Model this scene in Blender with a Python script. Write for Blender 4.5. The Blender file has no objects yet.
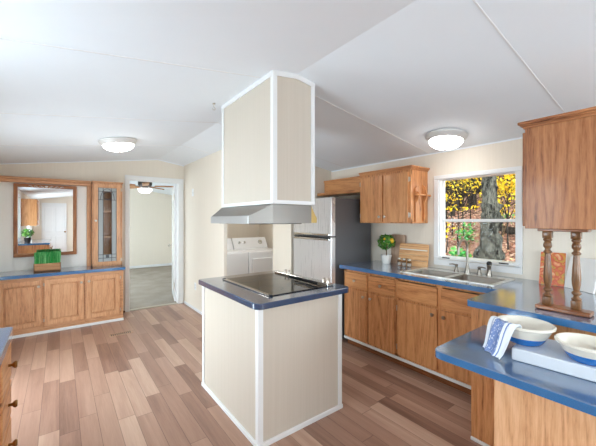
import bpy, bmesh, math, random
from mathutils import Vector, Matrix, noise

random.seed(7)
S = bpy.context.scene
COL = S.collection
PI = math.pi

# ---------------------------------------------------------------- camera
cam_data = bpy.data.cameras.new('camera')
cam = bpy.data.objects.new('camera', cam_data)
COL.objects.link(cam)
cam.location = (0, 0, 1.42)
cam.rotation_euler = (PI / 2, 0, -math.atan2(.605, .797))
cam_data.sensor_width = 36
cam_data.lens = 314 / 596 * 36
cam_data.shift_y = -3 / 596
cam_data.clip_start = .02
cam_data.clip_end = 300
S.camera = cam

# ---------------------------------------------------------------- world, exposure
W = bpy.data.worlds.new('sky')
S.world = W
W.use_nodes = True
wn = W.node_tree
wn.nodes.clear()
wo = wn.nodes.new('ShaderNodeOutputWorld')
wb = wn.nodes.new('ShaderNodeBackground')
wb.inputs['Color'].default_value = (.80, .91, 1, 1)
SKY_BRIGHT, SKY_DIM = 15.0, 2.7     # hazy sky, brightest towards the low sun on the left and behind
wt = wn.nodes.new('ShaderNodeTexCoord')
wd = wn.nodes.new('ShaderNodeVectorMath'); wd.operation = 'DOT_PRODUCT'
wd.inputs[1].default_value = (-.80, -.55, .24)
wr = wn.nodes.new('ShaderNodeMapRange'); wr.interpolation_type = 'SMOOTHSTEP'
wr.inputs['From Min'].default_value = -.5
wr.inputs['From Max'].default_value = .7
wr.inputs['To Min'].default_value = SKY_DIM
wr.inputs['To Max'].default_value = SKY_BRIGHT
wn.links.new(wt.outputs['Generated'], wd.inputs[0])
wn.links.new(wd.outputs['Value'], wr.inputs['Value'])
# the ground below the horizon is darker than the sky
ws = wn.nodes.new('ShaderNodeSeparateXYZ')
wg = wn.nodes.new('ShaderNodeMapRange')
wg.inputs['From Min'].default_value = -.06
wg.inputs['From Max'].default_value = .06
wg.inputs['To Min'].default_value = .8
wg.inputs['To Max'].default_value = 1.0
wm = wn.nodes.new('ShaderNodeMath'); wm.operation = 'MULTIPLY'
wn.links.new(wt.outputs['Generated'], ws.inputs[0])
wn.links.new(ws.outputs[2], wg.inputs['Value'])
wn.links.new(wr.outputs[0], wm.inputs[0])
wn.links.new(wg.outputs[0], wm.inputs[1])
wn.links.new(wm.outputs[0], wb.inputs['Strength'])
wn.links.new(wb.outputs[0], wo.inputs[0])
S.view_settings.view_transform = 'Standard'
S.view_settings.look = 'None'
S.view_settings.gamma = 1
S.view_settings.use_curve_mapping = False
S.view_settings.exposure = 0.1

LAMP = 15.0      # radiance of the glass domes


def portal(name, loc, rot, sx, sy):
    d = bpy.data.lights.new(name, 'AREA')
    d.shape = 'RECTANGLE'
    d.size, d.size_y = sx, sy
    d.cycles.is_portal = True
    o = bpy.data.objects.new(name, d)
    o.location = loc
    o.rotation_euler = rot
    COL.objects.link(o)


# ---------------------------------------------------------------- materials
def lin(c):
    f = lambda v: v / 12.92 if v <= .04045 else ((v + .055) / 1.055) ** 2.4
    return tuple(f(v / 255) for v in c) + (1,)


class NT:
    def __init__(s, name):
        s.m = bpy.data.materials.new(name)
        s.m.use_nodes = True
        s.t = s.m.node_tree
        s.t.nodes.clear()
        s.out = s.n('ShaderNodeOutputMaterial')

    def n(s, typ, **kw):
        nd = s.t.nodes.new(typ)
        for k, v in kw.items():
            setattr(nd, k, v)
        return nd

    def l(s, a, b):
        s.t.links.new(a, b)

    def math(s, op, a, b=None, c=None):
        nd = s.n('ShaderNodeMath', operation=op)
        for i, v in enumerate((a, b, c)):
            if v is None:
                continue
            if isinstance(v, (int, float)):
                nd.inputs[i].default_value = v
            else:
                s.l(v, nd.inputs[i])
        return nd.outputs[0]

    def ramp(s, fac, stops, interp='LINEAR'):
        nd = s.n('ShaderNodeValToRGB')
        cr = nd.color_ramp
        cr.interpolation = interp
        while len(cr.elements) < len(stops):
            cr.elements.new(.5)
        for e, (p, c) in zip(cr.elements, stops):
            e.position = p
            e.color = lin(c)
        s.l(fac, nd.inputs[0])
        return nd.outputs[0]

    def coords(s, scale=(1, 1, 1), kind='Object', shift=True):
        tc = s.n('ShaderNodeTexCoord')
        mp = s.n('ShaderNodeMapping')
        mp.inputs['Scale'].default_value = scale
        s.l(tc.outputs[kind], mp.inputs[0])
        if shift:
            oi = s.n('ShaderNodeObjectInfo')
            cx = s.n('ShaderNodeCombineXYZ')
            for i in range(3):
                s.l(s.math('MULTIPLY', oi.outputs['Random'], 13.0 + 7 * i), cx.inputs[i])
            s.l(cx.outputs[0], mp.inputs['Location'])
        return mp.outputs[0]

    def noise(s, vec, scale, detail=2, rough=.5, dist=0):
        nd = s.n('ShaderNodeTexNoise')
        nd.inputs['Scale'].default_value = scale
        nd.inputs['Detail'].default_value = detail
        nd.inputs['Roughness'].default_value = rough
        nd.inputs['Distortion'].default_value = dist
        if vec is not None:
            s.l(vec, nd.inputs['Vector'])
        return nd.outputs[0]

    def mix(s, fac, a, b, blend='MIX'):
        nd = s.n('ShaderNodeMix', data_type='RGBA', blend_type=blend)
        if isinstance(fac, (int, float)):
            nd.inputs[0].default_value = fac
        else:
            s.l(fac, nd.inputs[0])
        for i, v in ((6, a), (7, b)):
            if isinstance(v, tuple):
                nd.inputs[i].default_value = v
            else:
                s.l(v, nd.inputs[i])
        return nd.outputs[2]

    def bsdf(s, color, rough=.5, metal=0, coat=0, spec=.5, bump=None, bump_d=.01, trans=0, sub=None):
        b = s.n('ShaderNodeBsdfPrincipled')
        if isinstance(color, tuple):
            b.inputs['Base Color'].default_value = color
        else:
            s.l(color, b.inputs['Base Color'])
        if isinstance(rough, (int, float)):
            b.inputs['Roughness'].default_value = rough
        else:
            s.l(rough, b.inputs['Roughness'])
        b.inputs['Metallic'].default_value = metal
        b.inputs['Coat Weight'].default_value = coat
        b.inputs['Coat Roughness'].default_value = .12
        b.inputs['Specular IOR Level'].default_value = spec
        b.inputs['Transmission Weight'].default_value = trans
        if bump is not None:
            bp = s.n('ShaderNodeBump')
            bp.inputs['Distance'].default_value = bump_d
            bp.inputs['Strength'].default_value = .6
            s.l(bump, bp.inputs['Height'])
            s.l(bp.outputs[0], b.inputs['Normal'])
        s.l(b.outputs[0], s.out.inputs[0])
        return b


def plain(name, rgb, rough=.5, metal=0, coat=0, spec=.5, var=.04, nscale=6):
    t = NT(name)
    c = lin(rgb)
    v = t.noise(t.coords(), nscale, 3)
    col = t.mix(v, tuple(x * (1 - var) for x in c[:3]) + (1,), tuple(min(1, x * (1 + var)) for x in c[:3]) + (1,))
    t.bsdf(col, rough, metal, coat, spec)
    return t.m


def oak(name, light, mid, dark, axis='z', rough=.42, coat=.15, strength=1.0):
    t = NT(name)
    sc = {'z': (1, 1, .07), 'y': (1, .07, 1), 'x': (.07, 1, 1)}[axis]
    co = t.coords(sc)
    n1 = t.noise(co, 4.2, 2, .5, .3)
    rings = t.math('FRACT', t.math('MULTIPLY', n1, 16))
    tri = t.math('ABSOLUTE', t.math('SUBTRACT', t.math('MULTIPLY', rings, 2), 1))
    fine = t.noise(co, 150, 3, .7)
    co2 = t.coords((1, 1, 1))
    broad = t.noise(co, 1.6, 1)
    f = t.math('ADD', t.math('MULTIPLY', tri, .26 * strength),
               t.math('ADD', t.math('MULTIPLY', fine, .80), t.math('MULTIPLY', broad, .35)))
    col = t.ramp(f, [(.40, dark), (.58, mid), (.84, light)])
    t.bsdf(col, rough, 0, coat, .4, bump=fine, bump_d=.0006)
    return t.m


M = {}
# honey oak of the kitchen; hutch copy has its brighter lighting in the colour
for ax in 'xyz':
    M['oak_' + ax] = oak('honey_oak_' + ax, (218, 156, 102), (194, 128, 78), (108, 58, 30), ax)
    M['deep_' + ax] = oak('deep_oak_' + ax, (180, 122, 78), (154, 96, 57), (86, 46, 24), ax)
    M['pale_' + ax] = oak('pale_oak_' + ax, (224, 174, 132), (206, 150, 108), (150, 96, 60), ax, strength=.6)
M['panel'] = oak('lit_panel_oak', (228, 180, 138), (212, 158, 114), (176, 122, 82), 'z', rough=.55, coat=0)  # breakfast panel stands in strong light; that brightness is put into the tone
M['walnut'] = oak('dark_turned_wood', (132, 90, 54), (102, 66, 36), (66, 40, 21), 'z', rough=.3, coat=.4)
M['walnut_y'] = oak('dark_turned_wood_rail', (150, 92, 54), (126, 74, 40), (84, 46, 24), 'y', rough=.3, coat=.4)
M['board'] = oak('acacia_board', (228, 180, 128), (202, 144, 92), (150, 96, 54), 'y', rough=.5, coat=0)
M['board_dark'] = oak('walnut_board', (190, 158, 134), (174, 142, 118), (146, 114, 90), 'z', rough=.5, coat=0)
M['planter_wood'] = oak('planter_wood', (190, 142, 100), (170, 120, 80), (130, 86, 52), 'x', rough=.6, coat=0)

M['ceiling'] = plain('ceiling_paint', (238, 243, 248), .9, var=.01, spec=.2)
M['seam'] = plain('ceiling_seam', (232, 232, 232), .9, spec=.2)
M['trim'] = plain('white_trim', (234, 234, 233), .45, var=.01)
M['white'] = plain('white_enamel', (240, 241, 242), .25, coat=.3, var=.01)
M['shadow_gap'] = plain('dark_gap', (40, 34, 30), .8)
M['light_rim'] = plain('pale_nickel_rim', (226, 224, 220), .35, .2)
M['hardware'] = plain('satin_nickel', (205, 196, 184), .28, 1)
M['pale_brass'] = plain('pale_brass', (206, 176, 108), .35, .4)
M['tap_nickel'] = plain('brushed_tap_nickel', (150, 143, 134), .3, 1)
M['brass'] = plain('aged_brass', (150, 110, 66), .35, 1)
M['chrome'] = plain('chrome', (214, 214, 212), .14, 1)
M['black'] = plain('black_plastic', (22, 22, 24), .35)
M['dark_metal'] = plain('dark_bronze', (50, 41, 36), .5, 0)
M['grey_door'] = plain('pale_grey_plastic', (190, 194, 198), .4)
M['ceramic'] = plain('white_ceramic', (236, 233, 226), .2, coat=.4, var=.015)
M['cream_glaze'] = plain('cream_glaze', (232, 226, 212), .2, coat=.5, var=.03)
M['blue_glaze'] = plain('blue_glaze', (28, 112, 190), .25, coat=.5, var=.05)
M['slab'] = plain('whitewashed_slab', (214, 219, 226), .35, var=.06, nscale=9)
M['lemon'] = plain('lemon_peel', (240, 190, 30), .45, var=.08, nscale=40)
M['soil'] = plain('soil', (70, 50, 36), .9, var=.3, nscale=60)
M['bark_thin'] = plain('twig', (112, 86, 58), .8, var=.2, nscale=50)
M['paper'] = plain('paper', (238, 236, 232), .7, var=.02)
M['concrete'] = plain('siding', (210, 208, 202), .8)

# walls: cream panels with a faint vertical weave
t = NT('cream_wall')
nz = t.noise(t.coords((60, 60, 1.5), shift=False), 1, 2)
c = t.ramp(nz, [(.3, (231, 221, 206)), (.7, (234, 224, 209))])
t.bsdf(c, .75, spec=.25)
M['wall'] = t.m
t = NT('beige_panel')
nz = t.noise(t.coords((120, 120, 1.2), shift=False), 1, 2)
c = t.ramp(nz, [(.3, (203, 192, 177)), (.7, (207, 196, 182))])
t.bsdf(c, .6, spec=.3)
M['beige'] = t.m
t = NT('hutch_back_panel')
nz = t.noise(t.coords((80, 80, 1.2), shift=False), 1, 2)
c = t.ramp(nz, [(.3, (248, 245, 239)), (.7, (250, 248, 243))])
t.bsdf(c, .6, spec=.3)
M['hutch_back'] = t.m


def laminate(name, a, b):
    t = NT(name)
    co = t.coords()
    n1 = t.noise(co, 9, 3)
    n2 = t.noise(co, 420, 1)
    f = t.math('ADD', t.math('MULTIPLY', n1, .45), t.math('MULTIPLY', n2, .55))
    c = t.ramp(f, [(.35, a), (.65, b)])
    t.bsdf(c, .16, 0, 1.0, .9)
    return t.m


M['counter'] = laminate('slate_blue_laminate', (80, 104, 134), (98, 122, 154))
M['counter_edge'] = laminate('blue_edge_band', (42, 102, 154), (56, 116, 168))
M['counter_dark'] = laminate('dark_slate_laminate', (56, 72, 98), (72, 90, 118))
M['counter_shaded_edge'] = laminate('shaded_blue_edge_band', (36, 62, 92), (46, 74, 106))  # island edge is lit less; that shade is put into the blue


def band(o):
    """rim faces take the second material, the edge band"""
    for p in o.data.polygons:
        if abs(p.normal.z) < .5:
            p.material_index = 1
    return o


# floor planks along Y
t = NT('plank_floor')
tc = t.n('ShaderNodeTexCoord')
sp = t.n('ShaderNodeSeparateXYZ')
t.l(tc.outputs['Object'], sp.inputs[0])
PW, PL = .11, .84
rowf = t.math('DIVIDE', sp.outputs[0], PW)
row = t.math('FLOOR', rowf)
wnz = t.n('ShaderNodeTexWhiteNoise', noise_dimensions='1D')
t.l(row, wnz.inputs['W'])
yy = t.math('ADD', t.math('DIVIDE', sp.outputs[1], PL), t.math('MULTIPLY', wnz.outputs[0], 5))
cell = t.math('FLOOR', yy)
w2 = t.n('ShaderNodeTexWhiteNoise', noise_dimensions='2D')
cv = t.n('ShaderNodeCombineXYZ')
t.l(row, cv.inputs[0]); t.l(cell, cv.inputs[1])
t.l(cv.outputs[0], w2.inputs['Vector'])
cv2 = t.n('ShaderNodeCombineXYZ')
t.l(sp.outputs[0], cv2.inputs[0]); t.l(t.math('MULTIPLY', sp.outputs[1], .06), cv2.inputs[1])
t.l(t.math('MULTIPLY', w2.outputs[0], 40), cv2.inputs[2])
g1 = t.noise(cv2.outputs[0], 14, 3, .55, .6)
g2 = t.noise(cv2.outputs[0], 130, 2, .6)
f = t.math('ADD', t.math('MULTIPLY', w2.outputs[0], .50),
           t.math('ADD', t.math('MULTIPLY', g1, .54), t.math('MULTIPLY', g2, .16)))
colr = t.ramp(f, [(.2, (114, 82, 68)), (.45, (156, 119, 101)), (.7, (182, 146, 125)), (.95, (206, 174, 153))])
fx = t.math('FRACT', rowf)
ex = t.math('MINIMUM', fx, t.math('SUBTRACT', 1, fx))
fy = t.math('FRACT', yy)
ey = t.math('MINIMUM', fy, t.math('SUBTRACT', 1, fy))
seam = t.math('MAXIMUM', t.math('LESS_THAN', ex, .016), t.math('LESS_THAN', ey, .0025))
colr = t.mix(t.math('MULTIPLY', seam, .55), colr, lin((70, 46, 36)))
t.bsdf(colr, t.math('ADD', .30, t.math('MULTIPLY', g1, .16)), 0, .0, .5, bump=g2, bump_d=.0005)
M['floor'] = t.m

t = NT('grey_carpet')
co = t.coords(shift=False)
c = t.ramp(t.math('ADD', t.math('MULTIPLY', t.noise(co, 3, 3), .5), t.math('MULTIPLY', t.noise(co, 180, 2), .5)),
           [(.3, (138, 128, 116)), (.7, (176, 165, 152))])
t.bsdf(c, .95, spec=.1)
M['carpet'] = t.m


def brushed(name, rgb, rough=.3, sc=(1, 1, 140), amp=.12, metal=1):
    t = NT(name)
    n1 = t.noise(t.coords(sc), 2, 2)
    r = t.math('ADD', rough - amp / 2, t.math('MULTIPLY', n1, amp))
    c = lin(rgb)
    col = t.mix(n1, tuple(x * .9 for x in c[:3]) + (1,), c)
    t.bsdf(col, r, metal)
    return t.m


M['steel'] = brushed('brushed_steel', (196, 196, 196), .34, (140, 1, 1))
M['fridge_steel'] = brushed('fridge_steel', (222, 221, 220), .3, (1, 60, 1), .16, .5)
M['sink_steel'] = brushed('sink_steel', (164, 158, 150), .34, (60, 2, 2))
M['sink_rim'] = plain('bright_sink_rim', (226, 224, 218), .3, .5)
M['hood_steel'] = brushed('hood_steel', (150, 146, 141), .45, (2, 2, 120))
M['fridge_side'] = plain('charcoal_paint', (100, 99, 101), .45, .2)

t = NT('mirror_glass')
t.bsdf((.83, .84, .84, 1), .015, 1)
M['mirror'] = t.m


def pane(name, tint=(1, 1, 1, 1), gl=.06):
    t = NT(name)
    tr = t.n('ShaderNodeBsdfTransparent'); tr.inputs[0].default_value = tint
    gg = t.n('ShaderNodeBsdfGlossy'); gg.inputs['Roughness'].default_value = .02
    fr = t.n('ShaderNodeFresnel'); fr.inputs[0].default_value = 1.45
    mx = t.n('ShaderNodeMixShader')
    t.l(t.math('MULTIPLY', fr.outputs[0], gl), mx.inputs[0]); t.l(tr.outputs[0], mx.inputs[1]); t.l(gg.outputs[0], mx.inputs[2])
    t.l(mx.outputs[0], t.out.inputs[0])
    return t.m


M['pane'] = pane('window_glass', (.96, .98, .98, 1))
M['jar_glass'] = pane('jar_glass', (.86, .84, .82, 1))
t = NT('frosted_glass')
tr = t.n('ShaderNodeBsdfTranslucent'); tr.inputs[0].default_value = lin((225, 228, 228))
df = t.n('ShaderNodeBsdfPrincipled'); df.inputs['Base Color'].default_value = lin((196, 200, 200)); df.inputs['Roughness'].default_value = .25
mx = t.n('ShaderNodeMixShader'); mx.inputs[0].default_value = .6
t.l(tr.outputs[0], mx.inputs[1]); t.l(df.outputs[0], mx.inputs[2]); t.l(mx.outputs[0], t.out.inputs[0])
M['frosted'] = t.m

t = NT('ceran_glass')
t.bsdf((.006, .006, .006, 1), .03, 0, 0, .6)
M['ceran'] = t.m


def lampglass(name, k):
    t = NT(name)
    e = t.n('ShaderNodeEmission')
    e.inputs[0].default_value = (1, .985, .96, 1)
    e.inputs[1].default_value = k
    t.l(e.outputs[0], t.out.inputs[0])
    return t.m


M['lamp'] = lampglass('lit_opal_glass', LAMP)
M['fan_lamp'] = lampglass('lit_fan_bowl', 3.0)


def leafmat(name, stops, nscale=3, rough=.55):
    t = NT(name)
    geo = t.n('ShaderNodeNewGeometry')
    c = t.ramp(geo.outputs['Random Per Island'], stops)
    t.bsdf(c, rough, spec=.3)
    return t.m


M['leaf_green'] = leafmat('topiary_leaf', [(0, (36, 90, 28)), (.5, (70, 134, 46)), (1, (136, 178, 76))])
M['grass'] = leafmat('grass_blade', [(0, (36, 150, 66)), (.5, (70, 186, 96)), (1, (150, 220, 150))])
M['yellow_leaf'] = leafmat('yellow_leaf', [(0, (196, 150, 22)), (.5, (238, 196, 30)), (.85, (250, 220, 70)), (1, (150, 160, 50))])
M['gold_leaf'] = leafmat('gold_leaf', [(0, (150, 120, 40)), (.5, (206, 168, 40)), (1, (120, 128, 50))])
M['rust_leaf'] = leafmat('rust_leaf', [(0, (110, 60, 34)), (.5, (160, 96, 50)), (1, (190, 140, 60))])
M['bush_leaf'] = leafmat('bush_leaf', [(0, (30, 90, 40)), (.5, (60, 140, 60)), (1, (120, 180, 90))])
M['crown_leaf'] = leafmat('crown_leaf', [(0, (70, 84, 34)), (.5, (120, 120, 40)), (1, (190, 160, 50))])
M['fallen_leaf'] = leafmat('fallen_leaf', [(0, (130, 84, 68)), (.3, (184, 128, 106)), (.6, (214, 166, 142)), (.9, (234, 196, 168)), (1, (232, 190, 90))])

t = NT('tree_bark')
co = t.coords((1, 1, .35))
n1 = t.noise(co, 9, 4, .7, .5)
vo = t.n('ShaderNodeTexVoronoi'); vo.inputs['Scale'].default_value = 26
t.l(co, vo.inputs['Vector'])
f = t.math('ADD', t.math('MULTIPLY', n1, .7), t.math('MULTIPLY', vo.outputs['Distance'], .5))
blot = t.noise(t.coords((1, 1, .8)), 3.4, 2, .6, .8)
f = t.math('SUBTRACT', f, t.math('MULTIPLY', t.math('GREATER_THAN', blot, .60), .22))
c = t.ramp(f, [(.3, (22, 20, 18)), (.55, (62, 60, 53)), (.8, (98, 94, 84))])
t.bsdf(c, .9, spec=.1, bump=f, bump_d=.03)
M['bark'] = t.m
t = NT('dark_bark')
n1 = t.noise(t.coords((1, 1, .2)), 14, 3, .6)
c = t.ramp(n1, [(.3, (28, 24, 21)), (.7, (74, 64, 56))])
t.bsdf(c, .9, spec=.1)
M['dark_bark'] = t.m
t = NT('leaf_litter')
co = t.coords(shift=False)
vo = t.n('ShaderNodeTexVoronoi'); vo.inputs['Scale'].default_value = 11
t.l(co, vo.inputs['Vector'])
sx = t.n('ShaderNodeSeparateColor'); t.l(vo.outputs['Color'], sx.inputs[0])
c1 = t.ramp(sx.outputs[0], [(0, (96, 66, 54)), (.4, (158, 112, 92)), (.75, (200, 150, 126)), (1, (224, 180, 144))])
c2 = t.mix(t.math('MULTIPLY', t.noise(co, .5, 3), .5), c1, lin((90, 74, 60)))
t.bsdf(c2, .9, spec=.1, bump=sx.outputs[1], bump_d=.03)
M['litter'] = t.m

# tea towel: white with a printed blue band between thin stripes, laid out on the cloth's own UVs
t = NT('tea_towel')
uv = t.n('ShaderNodeUVMap')
s2 = t.n('ShaderNodeSeparateXYZ'); t.l(uv.outputs[0], s2.inputs[0])
u, v = s2.outputs[0], s2.outputs[1]
bnd = lambda x, a, b: t.math('MULTIPLY', t.math('GREATER_THAN', x, a), t.math('LESS_THAN', x, b))
ch = t.n('ShaderNodeTexVoronoi'); ch.inputs['Scale'].default_value = 30
mpv = t.n('ShaderNodeMapping'); mpv.inputs['Scale'].default_value = (.6, 1.6, 1)
t.l(uv.outputs[0], mpv.inputs[0]); t.l(mpv.outputs[0], ch.inputs['Vector'])
prt = t.math('MULTIPLY', bnd(v, .26, .70), t.math('MULTIPLY', t.math('GREATER_THAN', ch.outputs['Distance'], .30), .8))
stripes = t.math('MAXIMUM', bnd(v, .16, .19), bnd(v, .76, .81))
mask = t.math('MAXIMUM', prt, t.math('MULTIPLY', stripes, .85))
c = t.mix(mask, lin((232, 236, 242)), lin((58, 104, 176)))
t.bsdf(c, .85, spec=.2)
M['towel'] = t.m

# cookbook picture page: abstract swirls
t = NT('cookbook_picture')
co = t.coords((1, 1, 1), shift=False)
n1 = t.noise(co, 8, 2, .5, 2.6)
c = t.ramp(n1, [(.22, (70, 96, 60)), (.36, (206, 160, 60)), (.47, (196, 70, 40)), (.58, (226, 140, 90)), (.70, (240, 214, 170)), (.85, (90, 40, 30))])
t.bsdf(c, .35, spec=.4)
M['picture'] = t.m


# ---------------------------------------------------------------- mesh helper
def Mx(o):
    return (Mx(o.parent) @ o.matrix_basis) if o.parent else o.matrix_basis.copy()


class MB:
    def __init__(s):
        s.b = bmesh.new()
        s.uv = None

    def _xf(s, vs, mtx):
        if mtx is not None:
            bmesh.ops.transform(s.b, matrix=mtx, verts=vs)

    def box(s, x0, x1, y0, y1, z0, z1, bev=0, seg=2, mtx=None):
        x0, x1 = sorted((x0, x1)); y0, y1 = sorted((y0, y1)); z0, z1 = sorted((z0, z1))
        r = bmesh.ops.create_cube(s.b, size=1)
        vs = r['verts']
        for v in vs:
            v.co = Vector(((x0 + x1) / 2 + v.co.x * (x1 - x0), (y0 + y1) / 2 + v.co.y * (y1 - y0), (z0 + z1) / 2 + v.co.z * (z1 - z0)))
        if bev:
            es = list({e for v in vs for e in v.link_edges})
            bev = min(bev, (x1 - x0) * .45, (y1 - y0) * .45, (z1 - z0) * .45)
            r = bmesh.ops.bevel(s.b, geom=es, offset=bev, segments=seg, affect='EDGES', profile=.5)
            vs = list({v for f in r['faces'] for v in f.verts} | {v for v in vs if v.is_valid})
        s._xf(vs, mtx)
        return s

    def prism(s, pts, axis, a, b, mtx=None):
        """pts: 2-D outline; axis 'x': pts=(y,z), 'y': pts=(x,z), 'z': pts=(x,y)"""
        def P(p, t):
            return {'x': (t, p[0], p[1]), 'y': (p[0], t, p[1]), 'z': (p[0], p[1], t)}[axis]
        A = [s.b.verts.new(P(p, a)) for p in pts]
        B = [s.b.verts.new(P(p, b)) for p in pts]
        fs = [s.b.faces.new(A), s.b.faces.new(list(reversed(B)))]
        n = len(pts)
        for i in range(n):
            fs.append(s.b.faces.new((A[i], B[i], B[(i + 1) % n], A[(i + 1) % n])))
        s._xf(A + B, mtx)
        return s

    def lathe(s, prof, c=(0, 0, 0), n=28, mtx=None, axis='z', closed=True):
        """prof: list of (r, h)"""
        rings = []
        vs = []
        for r, h in prof:
            if r < 1e-6:
                v = s.b.verts.new((0, 0, h)); rings.append([v]); vs.append(v)
            else:
                rg = [s.b.verts.new((r * math.cos(2 * PI * i / n), r * math.sin(2 * PI * i / n), h)) for i in range(n)]
                rings.append(rg); vs += rg
        for a, b in zip(rings, rings[1:]):
            for i in range(n):
                j = (i + 1) % n
                if len(a) == 1 and len(b) == 1:
                    continue
                if len(a) == 1:
                    s.b.faces.new((a[0], b[i], b[j]))
                elif len(b) == 1:
                    s.b.faces.new((a[i], a[j], b[0]))
                else:
                    s.b.faces.new((a[i], a[j], b[j], b[i]))
        if closed:
            for rg in (rings[0], rings[-1]):
                if len(rg) > 1:
                    s.b.faces.new(rg)
        m = Matrix.Translation(c)
        if axis == 'x':
            m = m @ Matrix.Rotation(PI / 2, 4, 'Y')
        if axis == 'y':
            m = m @ Matrix.Rotation(-PI / 2, 4, 'X')
        if axis == '-x':
            m = m @ Matrix.Rotation(-PI / 2, 4, 'Y')
        if axis == '-y':
            m = m @ Matrix.Rotation(PI / 2, 4, 'X')
        if mtx is not None:
            m = mtx @ m
        s._xf(vs, m)
        return s

    def cyl(s, c, r, h, n=20, axis='z', bev=.0):
        b = min(bev, r * .4, h * .4)
        p = [(r, 0), (r, h)] if not b else [(r - b, 0), (r, b), (r, h - b), (r - b, h)]
        return s.lathe(p, c, n, axis=axis)

    def tube(s, path, r, n=10, radii=None):
        pts = [Vector(p) for p in path]
        rings = []
        up = Vector((0, 0, 1))
        prev = None
        for i, p in enumerate(pts):
            d = (pts[min(i + 1, len(pts) - 1)] - pts[max(i - 1, 0)]).normalized()
            a = prev if prev is not None else (up if abs(d.z) < .9 else Vector((1, 0, 0)))
            x = (a - d * a.dot(d)).normalized()
            prev = x
            y = d.cross(x)
            rr = radii[i] if radii else r
            rings.append([s.b.verts.new(p + (x * math.cos(2 * PI * k / n) + y * math.sin(2 * PI * k / n)) * rr) for k in range(n)])
        for A, B in zip(rings, rings[1:]):
            for k in range(n):
                s.b.faces.new((A[k], A[(k + 1) % n], B[(k + 1) % n], B[k]))
        s.b.faces.new(rings[0]); s.b.faces.new(list(reversed(rings[-1])))
        return s

    def sphere(s, c, r, sc=(1, 1, 1), sub=2, jit=0):
        q = bmesh.ops.create_icosphere(s.b, subdivisions=sub, radius=r)
        for v in q['verts']:
            k = 1 + (noise.noise(v.co * (3 / r) + Vector(c) * 5) * jit if jit else 0)
            v.co = Vector((v.co.x * sc[0] * k, v.co.y * sc[1] * k, v.co.z * sc[2] * k)) + Vector(c)
        return s

    def leaf(s, c, size, nrm=None, aspect=.6):
        d = Vector((random.gauss(0, 1), random.gauss(0, 1), random.gauss(0, 1))).normalized()
        n = nrm or Vector((random.gauss(0, 1), random.gauss(0, 1), random.gauss(0, 1))).normalized()
        a = (d - n * d.dot(n)).normalized()
        b = n.cross(a)
        c = Vector(c)
        vs = [s.b.verts.new(c + a * size * x + b * size * aspect * y + n * size * z)
              for x, y, z in ((-.5, 0, 0), (-.05, .5, .08), (.5, 0, 0), (-.05, -.5, .08))]
        s.b.faces.new(vs)
        return s

    def build(s, name, mat, parent=None, smooth=None):
        me = bpy.data.meshes.new(name)
        bmesh.ops.recalc_face_normals(s.b, faces=s.b.faces)
        if parent is not None:
            s.b.transform(Mx(parent).inverted())
        s.b.to_mesh(me)
        s.b.free()
        for m in (mat if isinstance(mat, (list, tuple)) else [mat]):
            me.materials.append(M[m] if isinstance(m, str) else m)
        o = bpy.data.objects.new(name, me)
        COL.objects.link(o)
        o.parent = parent
        if smooth is not None:
            for p in me.polygons:
                p.use_smooth = True
            me.set_sharp_from_angle(angle=math.radians(smooth))
        return o


def tag(o, label=None, cat=None, group=None, kind=None):
    if label: o['label'] = label
    if cat: o['category'] = cat
    if group: o['group'] = group
    if kind: o['kind'] = kind
    return o


def thing(name, label, cat, loc=(0, 0, 0), rz=0, group=None):
    o = bpy.data.objects.new(name, None)
    o.empty_display_size = .05
    COL.objects.link(o)
    o.location = loc
    o.rotation_euler = (0, 0, rz)
    return tag(o, label, cat, group)


def kids(o):
    return [c for c in COL.objects if c.parent == o]


def copy_tree(o, parent=None):
    c = o.copy()
    COL.objects.link(c)
    c.parent = parent
    for ch in kids(o):
        copy_tree(ch, c)
    return c


def struct(name, mb, mat, parent=None, smooth=None):
    o = mb.build(name, mat, parent, smooth)
    o['kind'] = 'structure'
    return o


# ================================================================ ROOM SHELL
XL, XR = -.75, 3.18            # side walls (inner faces)
YB, YF, YE = -3.2, 5.47, 10.2  # back wall, wall with the doorway, bedroom end
RX, RZ, SL = 1.28, 2.41, .145  # ridge and slope
cz = lambda x: RZ - SL * abs(x - RX)
T = .1

mb = MB(); mb.box(XL - T, XR + T, YB - T, YF + .04, -.12, 0)
struct('floor', mb, 'floor')
mb = MB(); mb.box(XL - T, XR + T, YF + .04, YE + T, -.12, .006)
struct('floor_bedroom', mb, 'carpet')
mb = MB()
out = [(XL - T, cz(XL - T)), (RX, RZ), (XR + T, cz(XR + T)), (XR + T, cz(XR + T) + .12), (RX, RZ + .12), (XL - T, cz(XL - T) + .12)]
mb.prism(out, 'y', YB - T, YE + T)
ceil = struct('ceiling', mb, 'ceiling')
mb = MB()
y = -2.98
while y < YE:
    if not (YF - .1 < y < YF + .2):
        for a, b in ((XL, RX), (RX, XR)):
            za, zb = cz(a), cz(b)
            mb.prism([(a, za - .0025), (b, zb - .0025), (b, zb + .004), (a, za + .004)], 'y', y - .004, y + .004)
    y += 1.204
struct('ceiling_seam', mb, 'seam', ceil)


def wall_y(name, x0, x1, y0, y1, zt, holes, mat='wall'):
    """wall running along Y between x0 and x1 thick, holes: (ya, yb, za, zb)"""
    mb = MB()
    cur = y0
    for ya, yb, za, zb in sorted(holes):
        if ya > cur:
            mb.box(x0, x1, cur, ya, 0, zt)
        if za > 0:
            mb.box(x0, x1, ya, yb, 0, za)
        mb.box(x0, x1, ya, yb, zb, zt)
        cur = yb
    if cur < y1:
        mb.box(x0, x1, cur, y1, 0, zt)
    return struct(name, mb, mat)


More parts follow.
